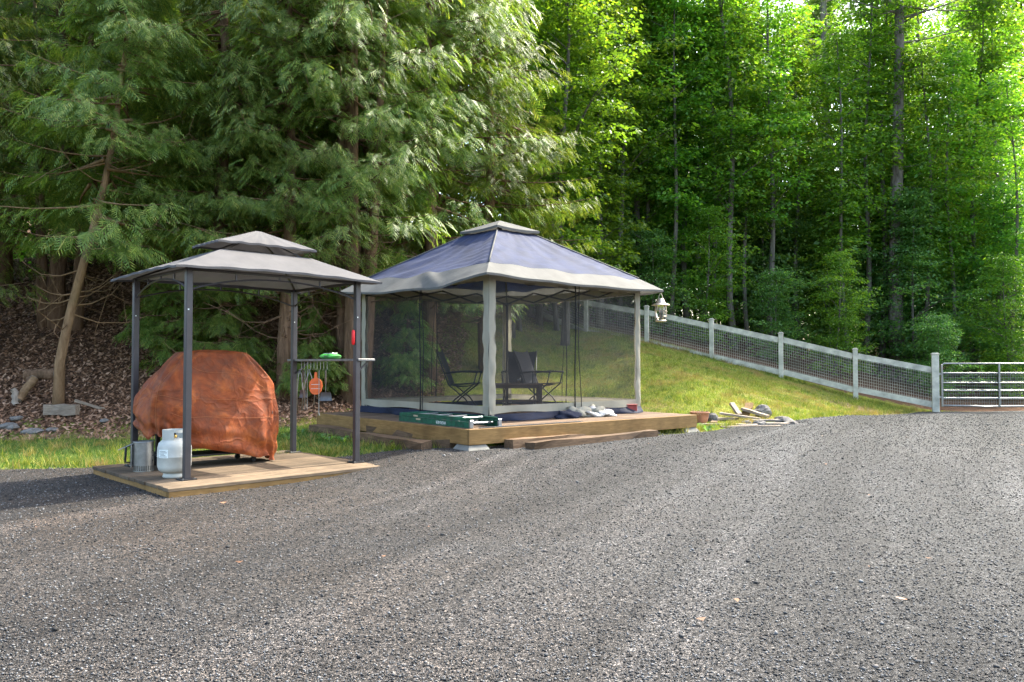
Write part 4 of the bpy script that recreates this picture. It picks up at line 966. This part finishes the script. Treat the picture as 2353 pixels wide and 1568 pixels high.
def tier(name, c0, h0, z0, c1, h1, z1, sag, drop):
    """hipped cloth tier from inner rectangle (c0,h0,z0) to eave rectangle (c1,h1,z1)"""
    mb = MB()
    def rc(c, h, k, a):
        return [(c[0] + a * h[0], c[1] - h[1]), (c[0] + h[0], c[1] + a * h[1]), (c[0] - a * h[0], c[1] + h[1]), (c[0] - h[0], c[1] - a * h[1])][k]
    for k in range(4):
        def fn(u, t, k=k):
            a = 2 * u - 1; p = Vector(rc(c0, h0, k, a)); q_ = Vector(rc(c1, h1, k, a)); r_ = p.lerp(q_, t)
            s = (1 - a * a); inw = (1 - s * .045 * t)
            z = z0 + (z1 - z0) * t - sag * s * math.sin(math.pi * t) * .6 + drop * s * t * t + .004 * math.sin(17 * a + 5 * t + k) * t
            r_ = Vector(c1).lerp(r_, inw) if t > 0 else r_
            return (r_.x, r_.y, z)
        mb.grid(fn, 33, 15)
        def fh(u, t, k=k):
            x, y, z = fn(u, 1.0, k); return (x, y, z - .022 * t)
        mb.grid(fh, 33, 2)
    return mb.build(name, M['canopy'], gaz, True)
tier('lower_canopy', (cu + .08, cv), (.52, .29), 2.295, (cu, cv), (GA / 2 + .2, GBk / 2 + .2), 2.015, .05, .035)
tier('upper_canopy', (cu + .1, cv), (.03, .02), 2.576, (cu + .08, cv), (.575, .325), 2.385, .02, .01)
# shelf with hooks on the right hand side
MB().box((GA + .10, GBk / 2 + .05, 1.145), (.22, GBk + .2, .026), bev=.003).build('shelf', M['shelf'], gaz)
for v in (.05, GBk - .05): MB().bar((GA + .01, v, .98), (GA + .19, v, 1.135), .012, .02).build('shelf_bracket', M['postmetal'], gaz)
hk = MB().bar((0, -.0, 0), (0, 0, -.10), .005); hk.tube([(0, 0, -.10), (-.012, 0, -.112), (-.024, 0, -.10)], .0025, 4)
hk0 = None
VH = [.66 + j * .075 for j in range(9)]
for v in VH:
    if hk0 is None: o = hk0 = hk.build('hook', M['steel'], gaz)
    else: o = hk0.copy(); col.objects.link(o); o.parent = gaz
    o.location = (GA + .02, v, 1.135)

def hang(name, v, label, cat, builder, drop=.10):
    p = gw(GA + .002, v); o = empty(name, (p.x, p.y, ZP + 1.135 - drop - .012), R(95), label, cat); builder(o); return o
def tongs(L, spread):
    def f(o):
        for s in (-1, 1):
            MB().tube([(0, 0, 0), (0, s * .018, -.06), (0, s * spread, -L * .55), (.01 * s, s * spread * .8, -L)], [.005, .006, .006, .008], 5).build('arm', M['steel'], o, True)
        MB().tube([(0, -.012, .0), (0, 0, .012), (0, .012, 0)], .005, 5).build('spring_end', M['steel'], o)
    return f
def turner(L, w, m, slot=True):
    def f(o):
        MB().tube([(0, 0, .0), (0, 0, -L * .45)], [.010, .012], 6).build('handle', M['oldwood'], o, True)
        MB().tube([(0, 0, -L * .45), (.01, 0, -L * .72)], .004, 5).build('neck', M['steel'], o)
        MB().grid(lambda u, t: (.01 + .012 * math.sin(3.1 * t), (u - .5) * w * (1 - .25 * (1 - t)) , -L * .72 - L * .28 * t), 6, 6).build('blade', m, o, True)
    return f
def paddle(o):
    mb = MB()
    pr = [(.0, -.0), (.014, -.005), (.016, -.07), (.05, -.09), (.072, -.12), (.078, -.17), (.066, -.23), (.04, -.265), (.0, -.272)]
    for sgn in (1,):
        P = [(sx * .010, y_ * s_, z_) for s_ in (-1, 1) for (y_, z_) in pr for sx in (-1, 1)]
    n = len(pr); F = []
    for s_ in (0, 1):
        for i in range(n - 1):
            a = s_ * 2 * n + 2 * i; F += [(a, a + 1, a + 3, a + 2)]
    for i in range(n - 1):
        a = 2 * i; b_ = 2 * n + 2 * i
        F += [(a, a + 2, b_ + 2, b_), (a + 1, b_ + 1, b_ + 3, a + 3)]
    mb.add(P, F); mb.build('mitt_body', M['orange'], o)
    MB().box((-.012, 0, -.15), (.004, .10, .006)).build('seam', M['labelwhite'], o); MB().box((-.012, .0, -.2), (.004, .11, .005)).build('seam', M['labelwhite'], o)
    MB().tube([(0, -.012, 0), (0, 0, .02), (0, .012, 0)], .003, 4).build('loop', M['rope'], o)
hang('barbecue_tongs', VH[8], 'long steel tongs hanging on the hook nearest the back post', 'tongs', tongs(.50, .035))
hang('grill_turner', VH[7], 'slotted grey turner with wooden handle hanging beside the long tongs', 'turner', turner(.34, .10, M['darkgrey']))
hang('barbecue_skewer_set', VH[6], 'thin straight steel skewers hanging between turner and orange mitt', 'skewers', lambda o: [MB().tube([(0, d, .0), (0, d, -.48)], .004, 5).build('skewer', M['steel'], o) for d in (-.014, .014)])
hang('barbecue_tongs', VH[5], 'wide open short steel tongs hanging behind the orange mitt', 'tongs', tongs(.42, .07))
hang('grilling_mitt', VH[3], 'orange quilted grilling mitt hanging from the shelf hooks', 'mitt', paddle, .12)
hang('barbecue_fork', VH[2], 'long thin barbecue fork hanging below the orange mitt', 'fork', lambda o: [MB().tube([(0, 0, 0), (0, 0, -.5)], .005, 5).build('shaft', M['steel'], o), MB().tube([(0, 0, -.5), (0, .012, -.54)], .003, 4).build('tine', M['steel'], o), MB().tube([(0, 0, -.5), (0, -.012, -.54)], .003, 4).build('tine', M['steel'], o)])
hang('grill_turner', VH[0], 'broad dark turner hanging on the hook nearest the front post', 'turner', turner(.36, .15, M['darkgrey']))
# pack of wipes on the shelf
p = gw(GA + .1, .72); pk = empty('wipes_pack', (p.x, p.y, ZP + 1.154), GYAW - R(90), 'green plastic pack of wet wipes lying on the canopy shelf', 'packet')
def pill(u, t):
    a = 2 * math.pi * t; ex = abs(2 * u - 1); s_ = (1 - ex ** 6); return ((u - .5) * .34, .075 * math.cos(a) * (.65 + .35 * s_), .034 + .034 * math.sin(a) * (.12 + .88 * s_) + .004 * math.sin(20 * u) )
MB().grid(pill, 17, 15).build('pouch', M['packgreen'], pk, True)
MB().box((0, 0, .071), (.2, .07, .006), bev=.002).build('flap', M['packfoil'], pk)
text('WET', .04, M['ink'], pk, (.03, -.078, .032), (R(90), 0, 0))
# red holder on the front right post
p = gw(GA - .05, -.005); rh = empty('red_holder', (p.x, p.y, ZP + 1.31), GYAW, 'bright red rounded plastic holder fixed to the dark post above the shelf', 'holder')
MB().lathe([(.0, 0), (.014, .006), (.019, .02), (.019, .15), (.014, .164), (.0, .17)], n=12, close=False).build('shell', M['red'], rh, True)
MB().box((.025, 0, .1), (.02, .012, .012)).build('clip', M['blackmetal'], rh)

# propane cylinder
p = on_z(404, 1097, ZP); tk = empty('propane_cylinder', (-3.285, 7.70, ZP), R(-200), 'white propane cylinder standing on the platform beside the front post', 'gas cylinder')
MB().lathe([(.10, 0), (.108, .012), (.10, .03), (.098, .045)], n=28, close=True).build('foot_ring', M['tank'], tk, True)
MB().lathe([(.06, .045), (.11, .05), (.142, .075), (.155, .115), (.156, .2), (.1575, .202), (.1575, .208), (.156, .21), (.155, .29), (.143, .335), (.11, .365), (.06, .378), (.03, .38)], n=36, close=True).build('vessel', M['tank'], tk, True)
col_ = MB()
for a0, a1, z0, z1 in ((50, 130, .36, .462), (230, 310, .36, .462), (-50, 50, .436, .462), (130, 230, .436, .462)):
    P = []; F = []; n = 12
    for i in range(n + 1):
        a = R(a0 + (a1 - a0) * i / n)
        for r_, z_ in ((.105, z0), (.112, z0), (.112, z1), (.105, z1)): P.append((r_ * math.cos(a), r_ * math.sin(a), z_))
    for i in range(n):
        for j in range(4): F.append((i*4+j, (i+1)*4+j, (i+1)*4+(j+1)%4, i*4+(j+1)%4))
    F += [(0, 1, 2, 3), (n*4+3, n*4+2, n*4+1, n*4)]; col_.add(P, F)
col_.build('collar', M['tank'], tk)
MB().lathe([(.022, .375), (.022, .405), (.012, .41), (.012, .425)], n=10).build('valve', M['brass'], tk, True)
MB().lathe([(.032, .425), (.034, .43), (.034, .442), (.03, .446)], n=12).build('hand_wheel', M['rubber'], tk, True)
MB().tube([(0, 0, .393), (.05, 0, .393)], .014, 8).build('outlet', M['brass'], tk)
lb = MB()
def patch(a0, a1, z0, z1, r_): return lambda u, t: (r_ * math.cos(R(a0 + (a1 - a0) * u)), r_ * math.sin(R(a0 + (a1 - a0) * u)), z0 + (z1 - z0) * t)
MB().grid(patch(75, 112, .2, .28, .1578), 8, 2).build('label', M['labelwhite'], tk)
for j in range(5): lb.grid(patch(78 + (j % 2) * 3, 108 - (j % 3) * 5, .21 + j * .013, .214 + j * .013, .1586), 6, 2)
lb.build('label_print', M['darkgrey'], tk)

# chimney starter
p = on_z(333, 1078, ZP); cs_ = empty('chimney_starter', (-3.79, 8.14, ZP), R(205), 'galvanised charcoal chimney starter with wire handle behind the propane cylinder', 'chimney starter')
nh = 30; mb = MB(); r_ = .098
P = []; F = []
for zz_ in (.0, .012, .062, .075, .30):
    for j in range(nh * 2): P.append((r_ * math.cos(math.pi * j / nh), r_ * math.sin(math.pi * j / nh), zz_))
for i in range(4):
    for j in range(nh * 2):
        if i == 1 and j % 2: continue
        F.append((i*60+j, i*60+(j+1)%60, (i+1)*60+(j+1)%60, (i+1)*60+j))
mb.add(P, F); mb.build('drum', M['steel'], cs_, True)
MB().lathe([(.101, .293), (.103, .3), (.101, .307), (.097, .3)], n=30, close=False).build('rim', M['steel'], cs_, True)
MB().lathe([(.09, .08), (.0, .08)], n=20, close=False).build('grate', M['darkgrey'], cs_)
hb = MB()
for a in (150, 175, 200, 225, 250, 275, 300, 330):
    for z_ in (.11, .16, .21): hb.tube([((r_ - .002) * math.cos(R(a)), (r_ - .002) * math.sin(R(a)), z_), ((r_ + .0015) * math.cos(R(a)), (r_ + .0015) * math.sin(R(a)), z_)], .007, 8)
hb.build('air_hole', M['rubber'], cs_)
MB().tube([(.1, .03, .285), (.2, .03, .24), (.235, .03, .225), (.235, -.03, .225), (.2, -.03, .24), (.1, -.03, .285)], .0035, 5).build('wire_bail', M['steel'], cs_)
MB().box((.115, 0, .16), (.012, .055, .24), bev=.003).build('heat_shield', M['steel'], cs_)
MB().tube([(.10, 0, .27), (.165, 0, .255), (.17, 0, .1), (.10, 0, .085)], [.006, .012, .012, .006], 7).build('handle', M['blackmetal'], cs_, True)

# covered grill
gp = gw(.66, 1.03); cg = empty('covered_grill', (gp.x, gp.y, ZP), GYAW, 'large gas grill under a wrinkled rust orange cover', 'grill')
HW, HD = .69, .31
q = np.random.default_rng(5); ph = q.uniform(0, 6.28, 20)
def cover(u, t):
    a = 2 * math.pi * u; ca, sa = math.cos(a), math.sin(a); e = .42
    px = math.copysign(abs(ca) ** e, ca); py = math.copysign(abs(sa) ** e, sa)
    # t: 0 hem .. .72 shoulder .. .93 hood top .. 1 centre
    hem = .16 - .17 * px + .03 * math.sin(5 * a + 1) + .02 * math.sin(11 * a) + (.06 if py > 0 else 0) + .10 * max(0, -px - .6)
    hem = max(.012, hem)
    if t < .66: f = t / .66; z = hem + (.86 - hem) * f; sx = 1.0 - .035 * f + .06 * math.sin(math.pi * f); sy = 1.0 - .05 * f + .10 * math.sin(math.pi * f) * (1 if py < 0 else .3)
    elif t < .9: f = (t - .66) / .24; z = .86 + .36 * f ** .9; sx = .965 - .46 * f ** 1.05; sy = .95 - .25 * f
    else: f = (t - .9) / .1; z = 1.22 + .035 * math.sin(f * 1.57); sx = .505 * (1 - f); sy = .70 * (1 - f)
    x, y = px * HW * sx, py * HD * sy
    g = max(0, min(1, (1 - t) * 8))
    w = (.020 * math.sin(3 * a + 5 * t + ph[0]) + .014 * math.sin(7 * a - 9 * t + ph[1] + 1.5 * math.sin(4 * t)) + .010 * math.sin(13 * a + 6 * t + ph[2]) * (1 - t * .5)) * g
    fold = 0
    for k in range(7):
        a0 = ph[3 + k]; dd = math.atan2(math.sin(a - a0 - .5 * (t - .4) * math.sin(ph[10 + k])), math.cos(a - a0 - .5 * (t - .4) * math.sin(ph[10 + k])))
        fold += -.045 * math.exp(-(dd / .05) ** 2) * math.sin(math.pi * min(1, t / .8)) + .034 * math.exp(-((dd - .13) / .09) ** 2) * math.sin(math.pi * min(1, t / .8))
    if t < .55: w += .020 * math.sin(19 * a + 1.5 * math.sin(3 * a)) * (1 - t / .55) * min(1, t * 12 + .3)
    if t < .3: w += .022 * math.sin(17 * a + 20 * t) * (.3 - t) / .3 + .02 * math.sin(34 * t + 4 * a) * (.3 - t) / .3
    nx_, ny_ = px * HD, py * HW; L = math.hypot(nx_, ny_) + 1e-6
    x += (w + fold) * nx_ / L; y += (w + fold) * ny_ / L
    z += .008 * math.sin(9 * a + 20 * t) * g * (t > .05)
    return (x, y, z)
MB().grid(cover, 141, 61).build('cover', M['cover'], cg, True)
sm = MB()
def cov_line(fu, ft, n=50):
    P = []
    for i in range(n):
        s_ = i / (n - 1); c_ = Vector(cover(fu(s_), ft(s_))); P.append(c_ + Vector((c_.x, c_.y * 2.5, .0)).normalized() * .004)
    sm.tube(P, .0017, 4)
# u: 0=+x, .25=+y(back), .5=-x, .75=-y(front)
cov_line(lambda s_: .56 + .38 * s_, lambda s_: .53 + .01 * math.sin(9 * s_))
cov_line(lambda s_: .66 + .29 * s_, lambda s_: .33 + .06 * s_)
cov_line(lambda s_: .945, lambda s_: .02 + .64 * s_); cov_line(lambda s_: .585, lambda s_: .04 + .6 * s_)
cov_line(lambda s_: .70 + .14 * s_, lambda s_: .80 - .16 * s_); cov_line(lambda s_: .585 - .0 * s_, lambda s_: .64 + .25 * s_)
sm.build('seam', simple('pale_orange_thread', (.36, .13, .05), .7, 0, .2, 30, 0), cg, True)
MB().grid(lambda u, t: tuple(Vector(cover(.865 + .022 * u, .405 + .022 * t)) + Vector((.0, -.006, 0))), 4, 4).build('vent_patch', M['darkgrey'], cg)
for x in (-.48, .42):
    for y in (-.2, .2): MB().box((x, y, .25), (.04, .04, .40)).build('cart_leg', M['blackmetal'], cg)
MB().box((-.03, 0, .12), (.98, .42, .02)).build('cart_shelf', M['blackmetal'], cg)
for y in (-.235, .235):
    w = MB(); w.lathe([(.02, -.018), (.07, -.02), (.078, -.01), (.078, .01), (.07, .02), (.02, .018)], n=20)
    o = w.build('wheel', M['rubber'], cg, True); o.rotation_euler = (R(90), 0, 0); o.location = (-.48, y, .08)
for y in (-.2, .2):
    o = MB().lathe([(.01, -.012), (.03, -.012), (.033, 0), (.03, .012), (.01, .012)], n=14).build('caster', M['rubber'], cg, True); o.rotation_euler = (R(90), 0, 0); o.location = (.42, y, .034)

# ------------------------------------------------------------------ white fence
fp = [P0 + FD * k for k in range(6)]
tdir = np.array((-1.35, 1.35)); fp += [fp[5] + tdir * k for k in (1, 2)]
FZ = [-.06, .31, .77, 1.20, 1.63, 1.98]
base = [gz(*p) for p in fp]
fence = empty('wire_fence', (fp[0][0], fp[0][1], base[0]), 0, 'white post and rail fence with wire mesh climbing the grass slope', 'fence')
off = Vector((fp[0][0], fp[0][1], base[0]))
fpz = [FZ[i] if i < len(FZ) else base[i] for i in range(len(fp))]
for i, p in enumerate(fp):
    big = i == 0; w = .17 if big else .125; h = 1.50 if big else 1.27; zb = min(base[i], fpz[i]) - .12; zt = fpz[i] + h
    rz = math.atan2(FD[1], FD[0])
    o = MB().box((p[0], p[1], (zb + zt) / 2), (w, w, zt - zb), rz, bev=.01).build('post', M['white'], fence, off=off)
    mb = MB().box((p[0], p[1], zt + .012), (w + .03, w + .03, .024), rz, bev=.006)
    mb.box((p[0], p[1], zt + .036), (w - .02, w - .02, .026), rz, bev=.01); mb.build('post_cap', M['white'], o, off=off)
for i in range(len(fp) - 1):
    a, b = fp[i], fp[i + 1]; d = (b - a); L = np.hypot(*d); n_ = d / L; a2 = a + n_ * .062; b2 = b - n_ * .062
    za, zb = fpz[i], fpz[i + 1]
    for h, nm in ((1.10, 'top_rail'), (.20, 'bottom_rail')):
        MB().bar((a2[0], a2[1], za + h), (b2[0], b2[1], zb + h), .04, .15).build(nm, M['white'], fence, off=off)
    w = MB(); nn_ = np.array((-n_[1], n_[0])) * .018
    for j in range(10):
        h = .30 + j * .078; w.bar((a2[0] + nn_[0], a2[1] + nn_[1], za + h), (b2[0] + nn_[0], b2[1] + nn_[1], zb + h), .006)
    nv_ = 32
    for j in range(1, nv_):
        t = j / nv_; p = a2 + (b2 - a2) * t + nn_; z = za + (zb - za) * t; w.bar((p[0], p[1], z + .26), (p[0], p[1], z + 1.05), .0045)
    o = w.build('wire_mesh', M['white'], fence, off=off); o['kind'] = 'stuff'

# ------------------------------------------------------------------ farm gate
gdir = np.array((1, -.035)); ga = P0 + np.array((.16, -.01)); GL = 3.66; gzb = -.06
gate = empty('farm_gate', (ga[0], ga[1], gzb), math.atan2(gdir[1], gdir[0]), 'galvanised tubular farm gate hung on the thick white post', 'gate')
for h in (1.27, 1.02, .77, .57, .37):
    MB().tube([(0 if h < 1.2 else .0, 0, h if h < 1.2 else h - .06), (.06, 0, h), (GL - .06, 0, h), (GL, 0, h if h < 1.2 else h - .06)], .021, 8).build('rail', M['steel'], gate, True)
MB().tube([(0, 0, .18), (.9, 0, .165), (1.1, 0, .15), (1.3, 0, .16), (GL, 0, .18)], .021, 8).build('rail', M['steel'], gate, True)
for x in (0, 1.46, 2.6, GL): MB().box((x, -.004, .70), (.045, .05, 1.10), bev=.006).build('upright', M['steel'], gate)
w = MB()
for j in range(12): w.bar((0, .03, .20 + j * .07), (GL, .03, .20 + j * .07), .006)
for j in range(1, 60): w.bar((j * GL / 60, .03, .14), (j * GL / 60, .03, 1.0), .005)
o = w.build('wire_mesh', M['steel'], gate); o['kind'] = 'stuff'
for h in (.4, 1.0): MB().box((-.05, 0, h), (.08, .03, .05)).build('hinge', M['steel'], gate)

# ------------------------------------------------------------------ scrap wood, stones and pot beyond the deck
def ground_at(x, y, z0=.1):
    d = ray(x, y); t = np.linspace(4, 30, 2600); zz = ground_z(d.x * t, d.y * t); i = int(np.argmax(CAMH + d.z * t < zz))
    return Vector((d.x * t[i], d.y * t[i], float(zz[i])))
def stone(x, y, r_, label, m='rock', sq=(1, .8, .6), seed=1, zadd=0.0):
    p = ground_at(x, y); q = np.random.default_rng(seed); mb = MB(); ph = q.uniform(0, 6.28, 6)
    def fn(u, t):
        a = 2 * math.pi * u; e = math.pi * (t - .5); d = Vector((math.cos(a) * math.cos(e), math.sin(a) * math.cos(e), math.sin(e)))
        k = 1 + .22 * math.sin(2.3 * d.x + ph[0]) * math.sin(2.7 * d.y + ph[1]) + .13 * math.sin(5 * d.x + 4 * d.z + ph[2]) + .1 * math.sin(6 * d.y + ph[3])
        k = min(k, 1.12); return (d.x * r_ * sq[0] * k, d.y * r_ * sq[1] * k, d.z * r_ * sq[2] * k)
    mb.grid(fn, 13, 8); o = mb.build('stone', M[m], None, False); o.location = (p.x, p.y, p.z + r_ * sq[2] * .45 + zadd); o.rotation_euler.z = random.uniform(0, 6.28)
    return tag(o, label, 'stone')
def plank(x, y, L, w, h, rz, label, m='scrap', ry=0.0, zadd=0.0, name='wood_scrap', cat='wood scrap', rx=0):
    p = ground_at(x, y); mb = MB(); n = 6; P = []
    for i in range(n + 1):
        for sy, sz in ((-1, -1), (-1, 1), (1, 1), (1, -1)): P.append((L * (i / n - .5), sy * w / 2 * random.uniform(.8, 1.08), sz * h / 2 * random.uniform(.8, 1.1)))
    F = [(i*4+j, (i+1)*4+j, (i+1)*4+(j+1)%4, i*4+(j+1)%4) for i in range(n) for j in range(4)] + [(0, 1, 2, 3), (n*4+3, n*4+2, n*4+1, n*4)]
    mb.add(P, F); o = mb.build(name, M[m]); o.location = (p.x, p.y, p.z + h / 2 + zadd + abs(math.sin(ry)) * L / 2); o.rotation_euler = (rx, ry, R(rz)); return tag(o, label, cat)
plank(1672, 979, .95, .12, .035, -12, 'long pale board at the front of the scrap heap')
plank(1725, 983, 1.0, .10, .03, 5, 'grey board lying in front of the long pale board', 'oldwood')
plank(1660, 968, .6, .13, .04, 20, 'thick weathered offcut nearest the clay pot', 'oldwood', zadd=.02)
plank(1700, 968, .7, .11, .035, -25, 'slanting pale offcut in the middle of the scrap heap', ry=.12, zadd=.03)
plank(1718, 960, .42, .15, .04, 60, 'short reddish offcut leaning on the scrap heap', 'fascia', ry=-.5, zadd=.03)
plank(1735, 966, .5, .12, .05, -40, 'chunky split piece behind the reddish offcut', 'oldwood', ry=.25, zadd=.05)
plank(1756, 972, .6, .12, .04, 10, 'flat pale piece beside the grey boulder', zadd=.02)
plank(1690, 958, .3, .1, .05, 110, 'small upright splinter at the back of the scrap heap', ry=-.7, zadd=.02)
plank(1775, 976, .55, .14, .03, -5, 'broken pale board at the gravel end of the heap')
plank(1640, 974, .4, .1, .04, 70, 'dark short stub between pot and scrap heap', 'timber')
stone(1752, 960, .17, 'grey boulder topping the scrap heap', 'rock', (1, .8, .75), 3, .05)
stone(1800, 972, .15, 'pinkish flat stone at the gravel end of the scrap heap', 'rock', (1.5, .8, .5), 5)
stone(1818, 976, .11, 'small flat stone at the edge of the gravel past the heap', 'rock', (1.5, .9, .45), 6)
stone(1634, 970, .14, 'dark rounded stone beside the clay pot', 'darkrock', (1, .8, .8), 8)
stone(1745, 977, .09, 'small stone among the pale boards', 'rock', (1.2, .8, .6), 12)
stone(1715, 975, .08, 'little grey stone under the slanting offcut', 'rock', (1.2, .8, .6), 14)
p = ground_at(1608, 976); pt = empty('clay_pot', (p.x, p.y, p.z), 0, 'round terracotta pot with dry stems beside the deck corner', 'pot')
MB().lathe([(.09, 0), (.13, .06), (.15, .14), (.155, .19), (.165, .195), (.165, .215), (.145, .215), (.135, .17)], n=22, close=True).build('bowl', M['terracotta'], pt, True)
mb = MB()
for i in range(16):
    a = random.uniform(0, 6.28); L = random.uniform(.06, .14); mb.tube([(.05 * math.cos(a), .05 * math.sin(a), .17), (.12 * math.cos(a), .12 * math.sin(a), .21 + L * .3), ((.13 + L) * math.cos(a + .4), (.13 + L) * math.sin(a + .4), .17)], [.004, .003, .002], 4)
mb.build('dry_stems', M['twig'], pt)

# ------------------------------------------------------------------ wood and stones on the left bank
def log(x, y, L, r_, rz, label, m='oldwood', ry=0.0, zadd=0.0, name='cut_log'):
    p = ground_at(x, y, .3); t = empty(name, (p.x, p.y, p.z + r_ * .8 + zadd), R(rz), label, 'log'); t.rotation_euler = (0, ry, R(rz)); mb = MB()
    P = [(L * (s_ - .5), random.gauss(0, .01), random.gauss(0, .01)) for s_ in np.linspace(0, 1, 6)]
    mb.tube(P, [r_ * random.uniform(.9, 1.08) for _ in P], 10, False); mb.build('bark', M[m], t, True)
    for s_ in (-1, 1): MB().lathe([(0, 0), (r_ * .97, 0), (r_ * .95, .004), (0, .006)], n=10, close=False).build('cut_end', M['scrap'], t).rotation_euler = (0, R(90) * s_, 0); 
    for ch, s_ in zip([c for c in t.children if c.name.startswith('cut_end')], (-1, 1)): ch.location = (s_ * L / 2, 0, 0)
    return t
log(92, 872, .5, .11, 15, 'mossy cut log lying on the bank left of the leaning trunk', 'cedarbark')
log(68, 893, .34, .05, -60, 'thin branch stub propped under the mossy log', 'cedarbark', ry=.5, zadd=.05)
log(60, 920, .5, .07, 70, 'split log standing slanted below the mossy log', 'leanbark', ry=-.9, zadd=.14)
log(33, 930, .28, .055, 20, 'short pale stub standing upright in the leaves', 'scrap', ry=1.5, zadd=.08)
plank(142, 955, .52, .2, .19, 6, 'weathered square timber block at the foot of the leaning trunk', 'oldwood', name='timber_block', cat='timber')
plank(206, 946, .5, .05, .05, 35, 'thin crooked stick beside the timber block', 'oldwood', ry=.35, name='stick', cat='stick')
for i, (x, y, r_, lab) in enumerate([(20, 985, .13, 'grey rock at the foot of the bank'), (75, 997, .12, 'flat grey rock where grass meets leaves'), (120, 992, .09, 'small rock beside the flat grey rock'), (240, 970, .08, 'pale rock below the thin crooked stick'), (38, 965, .09, 'small rock half buried in leaves above the grey rock')]):
    stone(x, y, r_, lab, 'rock', (1.4, .9, .5), 30 + i)

# fallen leaves and twigs on the gravel, ferns
def small_plants():
    mb = MB()
    r = np.random.default_rng(3)
    for k in range(26):
        if k < 14: p = ground_at(r.uniform(640, 1050), r.uniform(985, 1030), .1)
        else: p = ground_at(r.uniform(1480, 1640), r.uniform(985, 1000), .15)
        for i in range(7):
            a = r.uniform(0, 6.28); L = r.uniform(.08, .2); d = Vector((math.cos(a), math.sin(a), 0)); s_ = Vector((-d.y, d.x, 0)) * .02
            b = Vector((p.x, p.y, p.z)); m = b + d * L * .5 + Vector((0, 0, L * .5)); e = b + d * L + Vector((0, 0, L * .35)); mb.add([b, m + s_, e, m - s_], [(0, 1, 2, 3)])
    return mb
tag(small_plants().build('weeds', M['under']), 'low leafy weeds growing along the deck and timbers', 'weeds', kind='stuff')
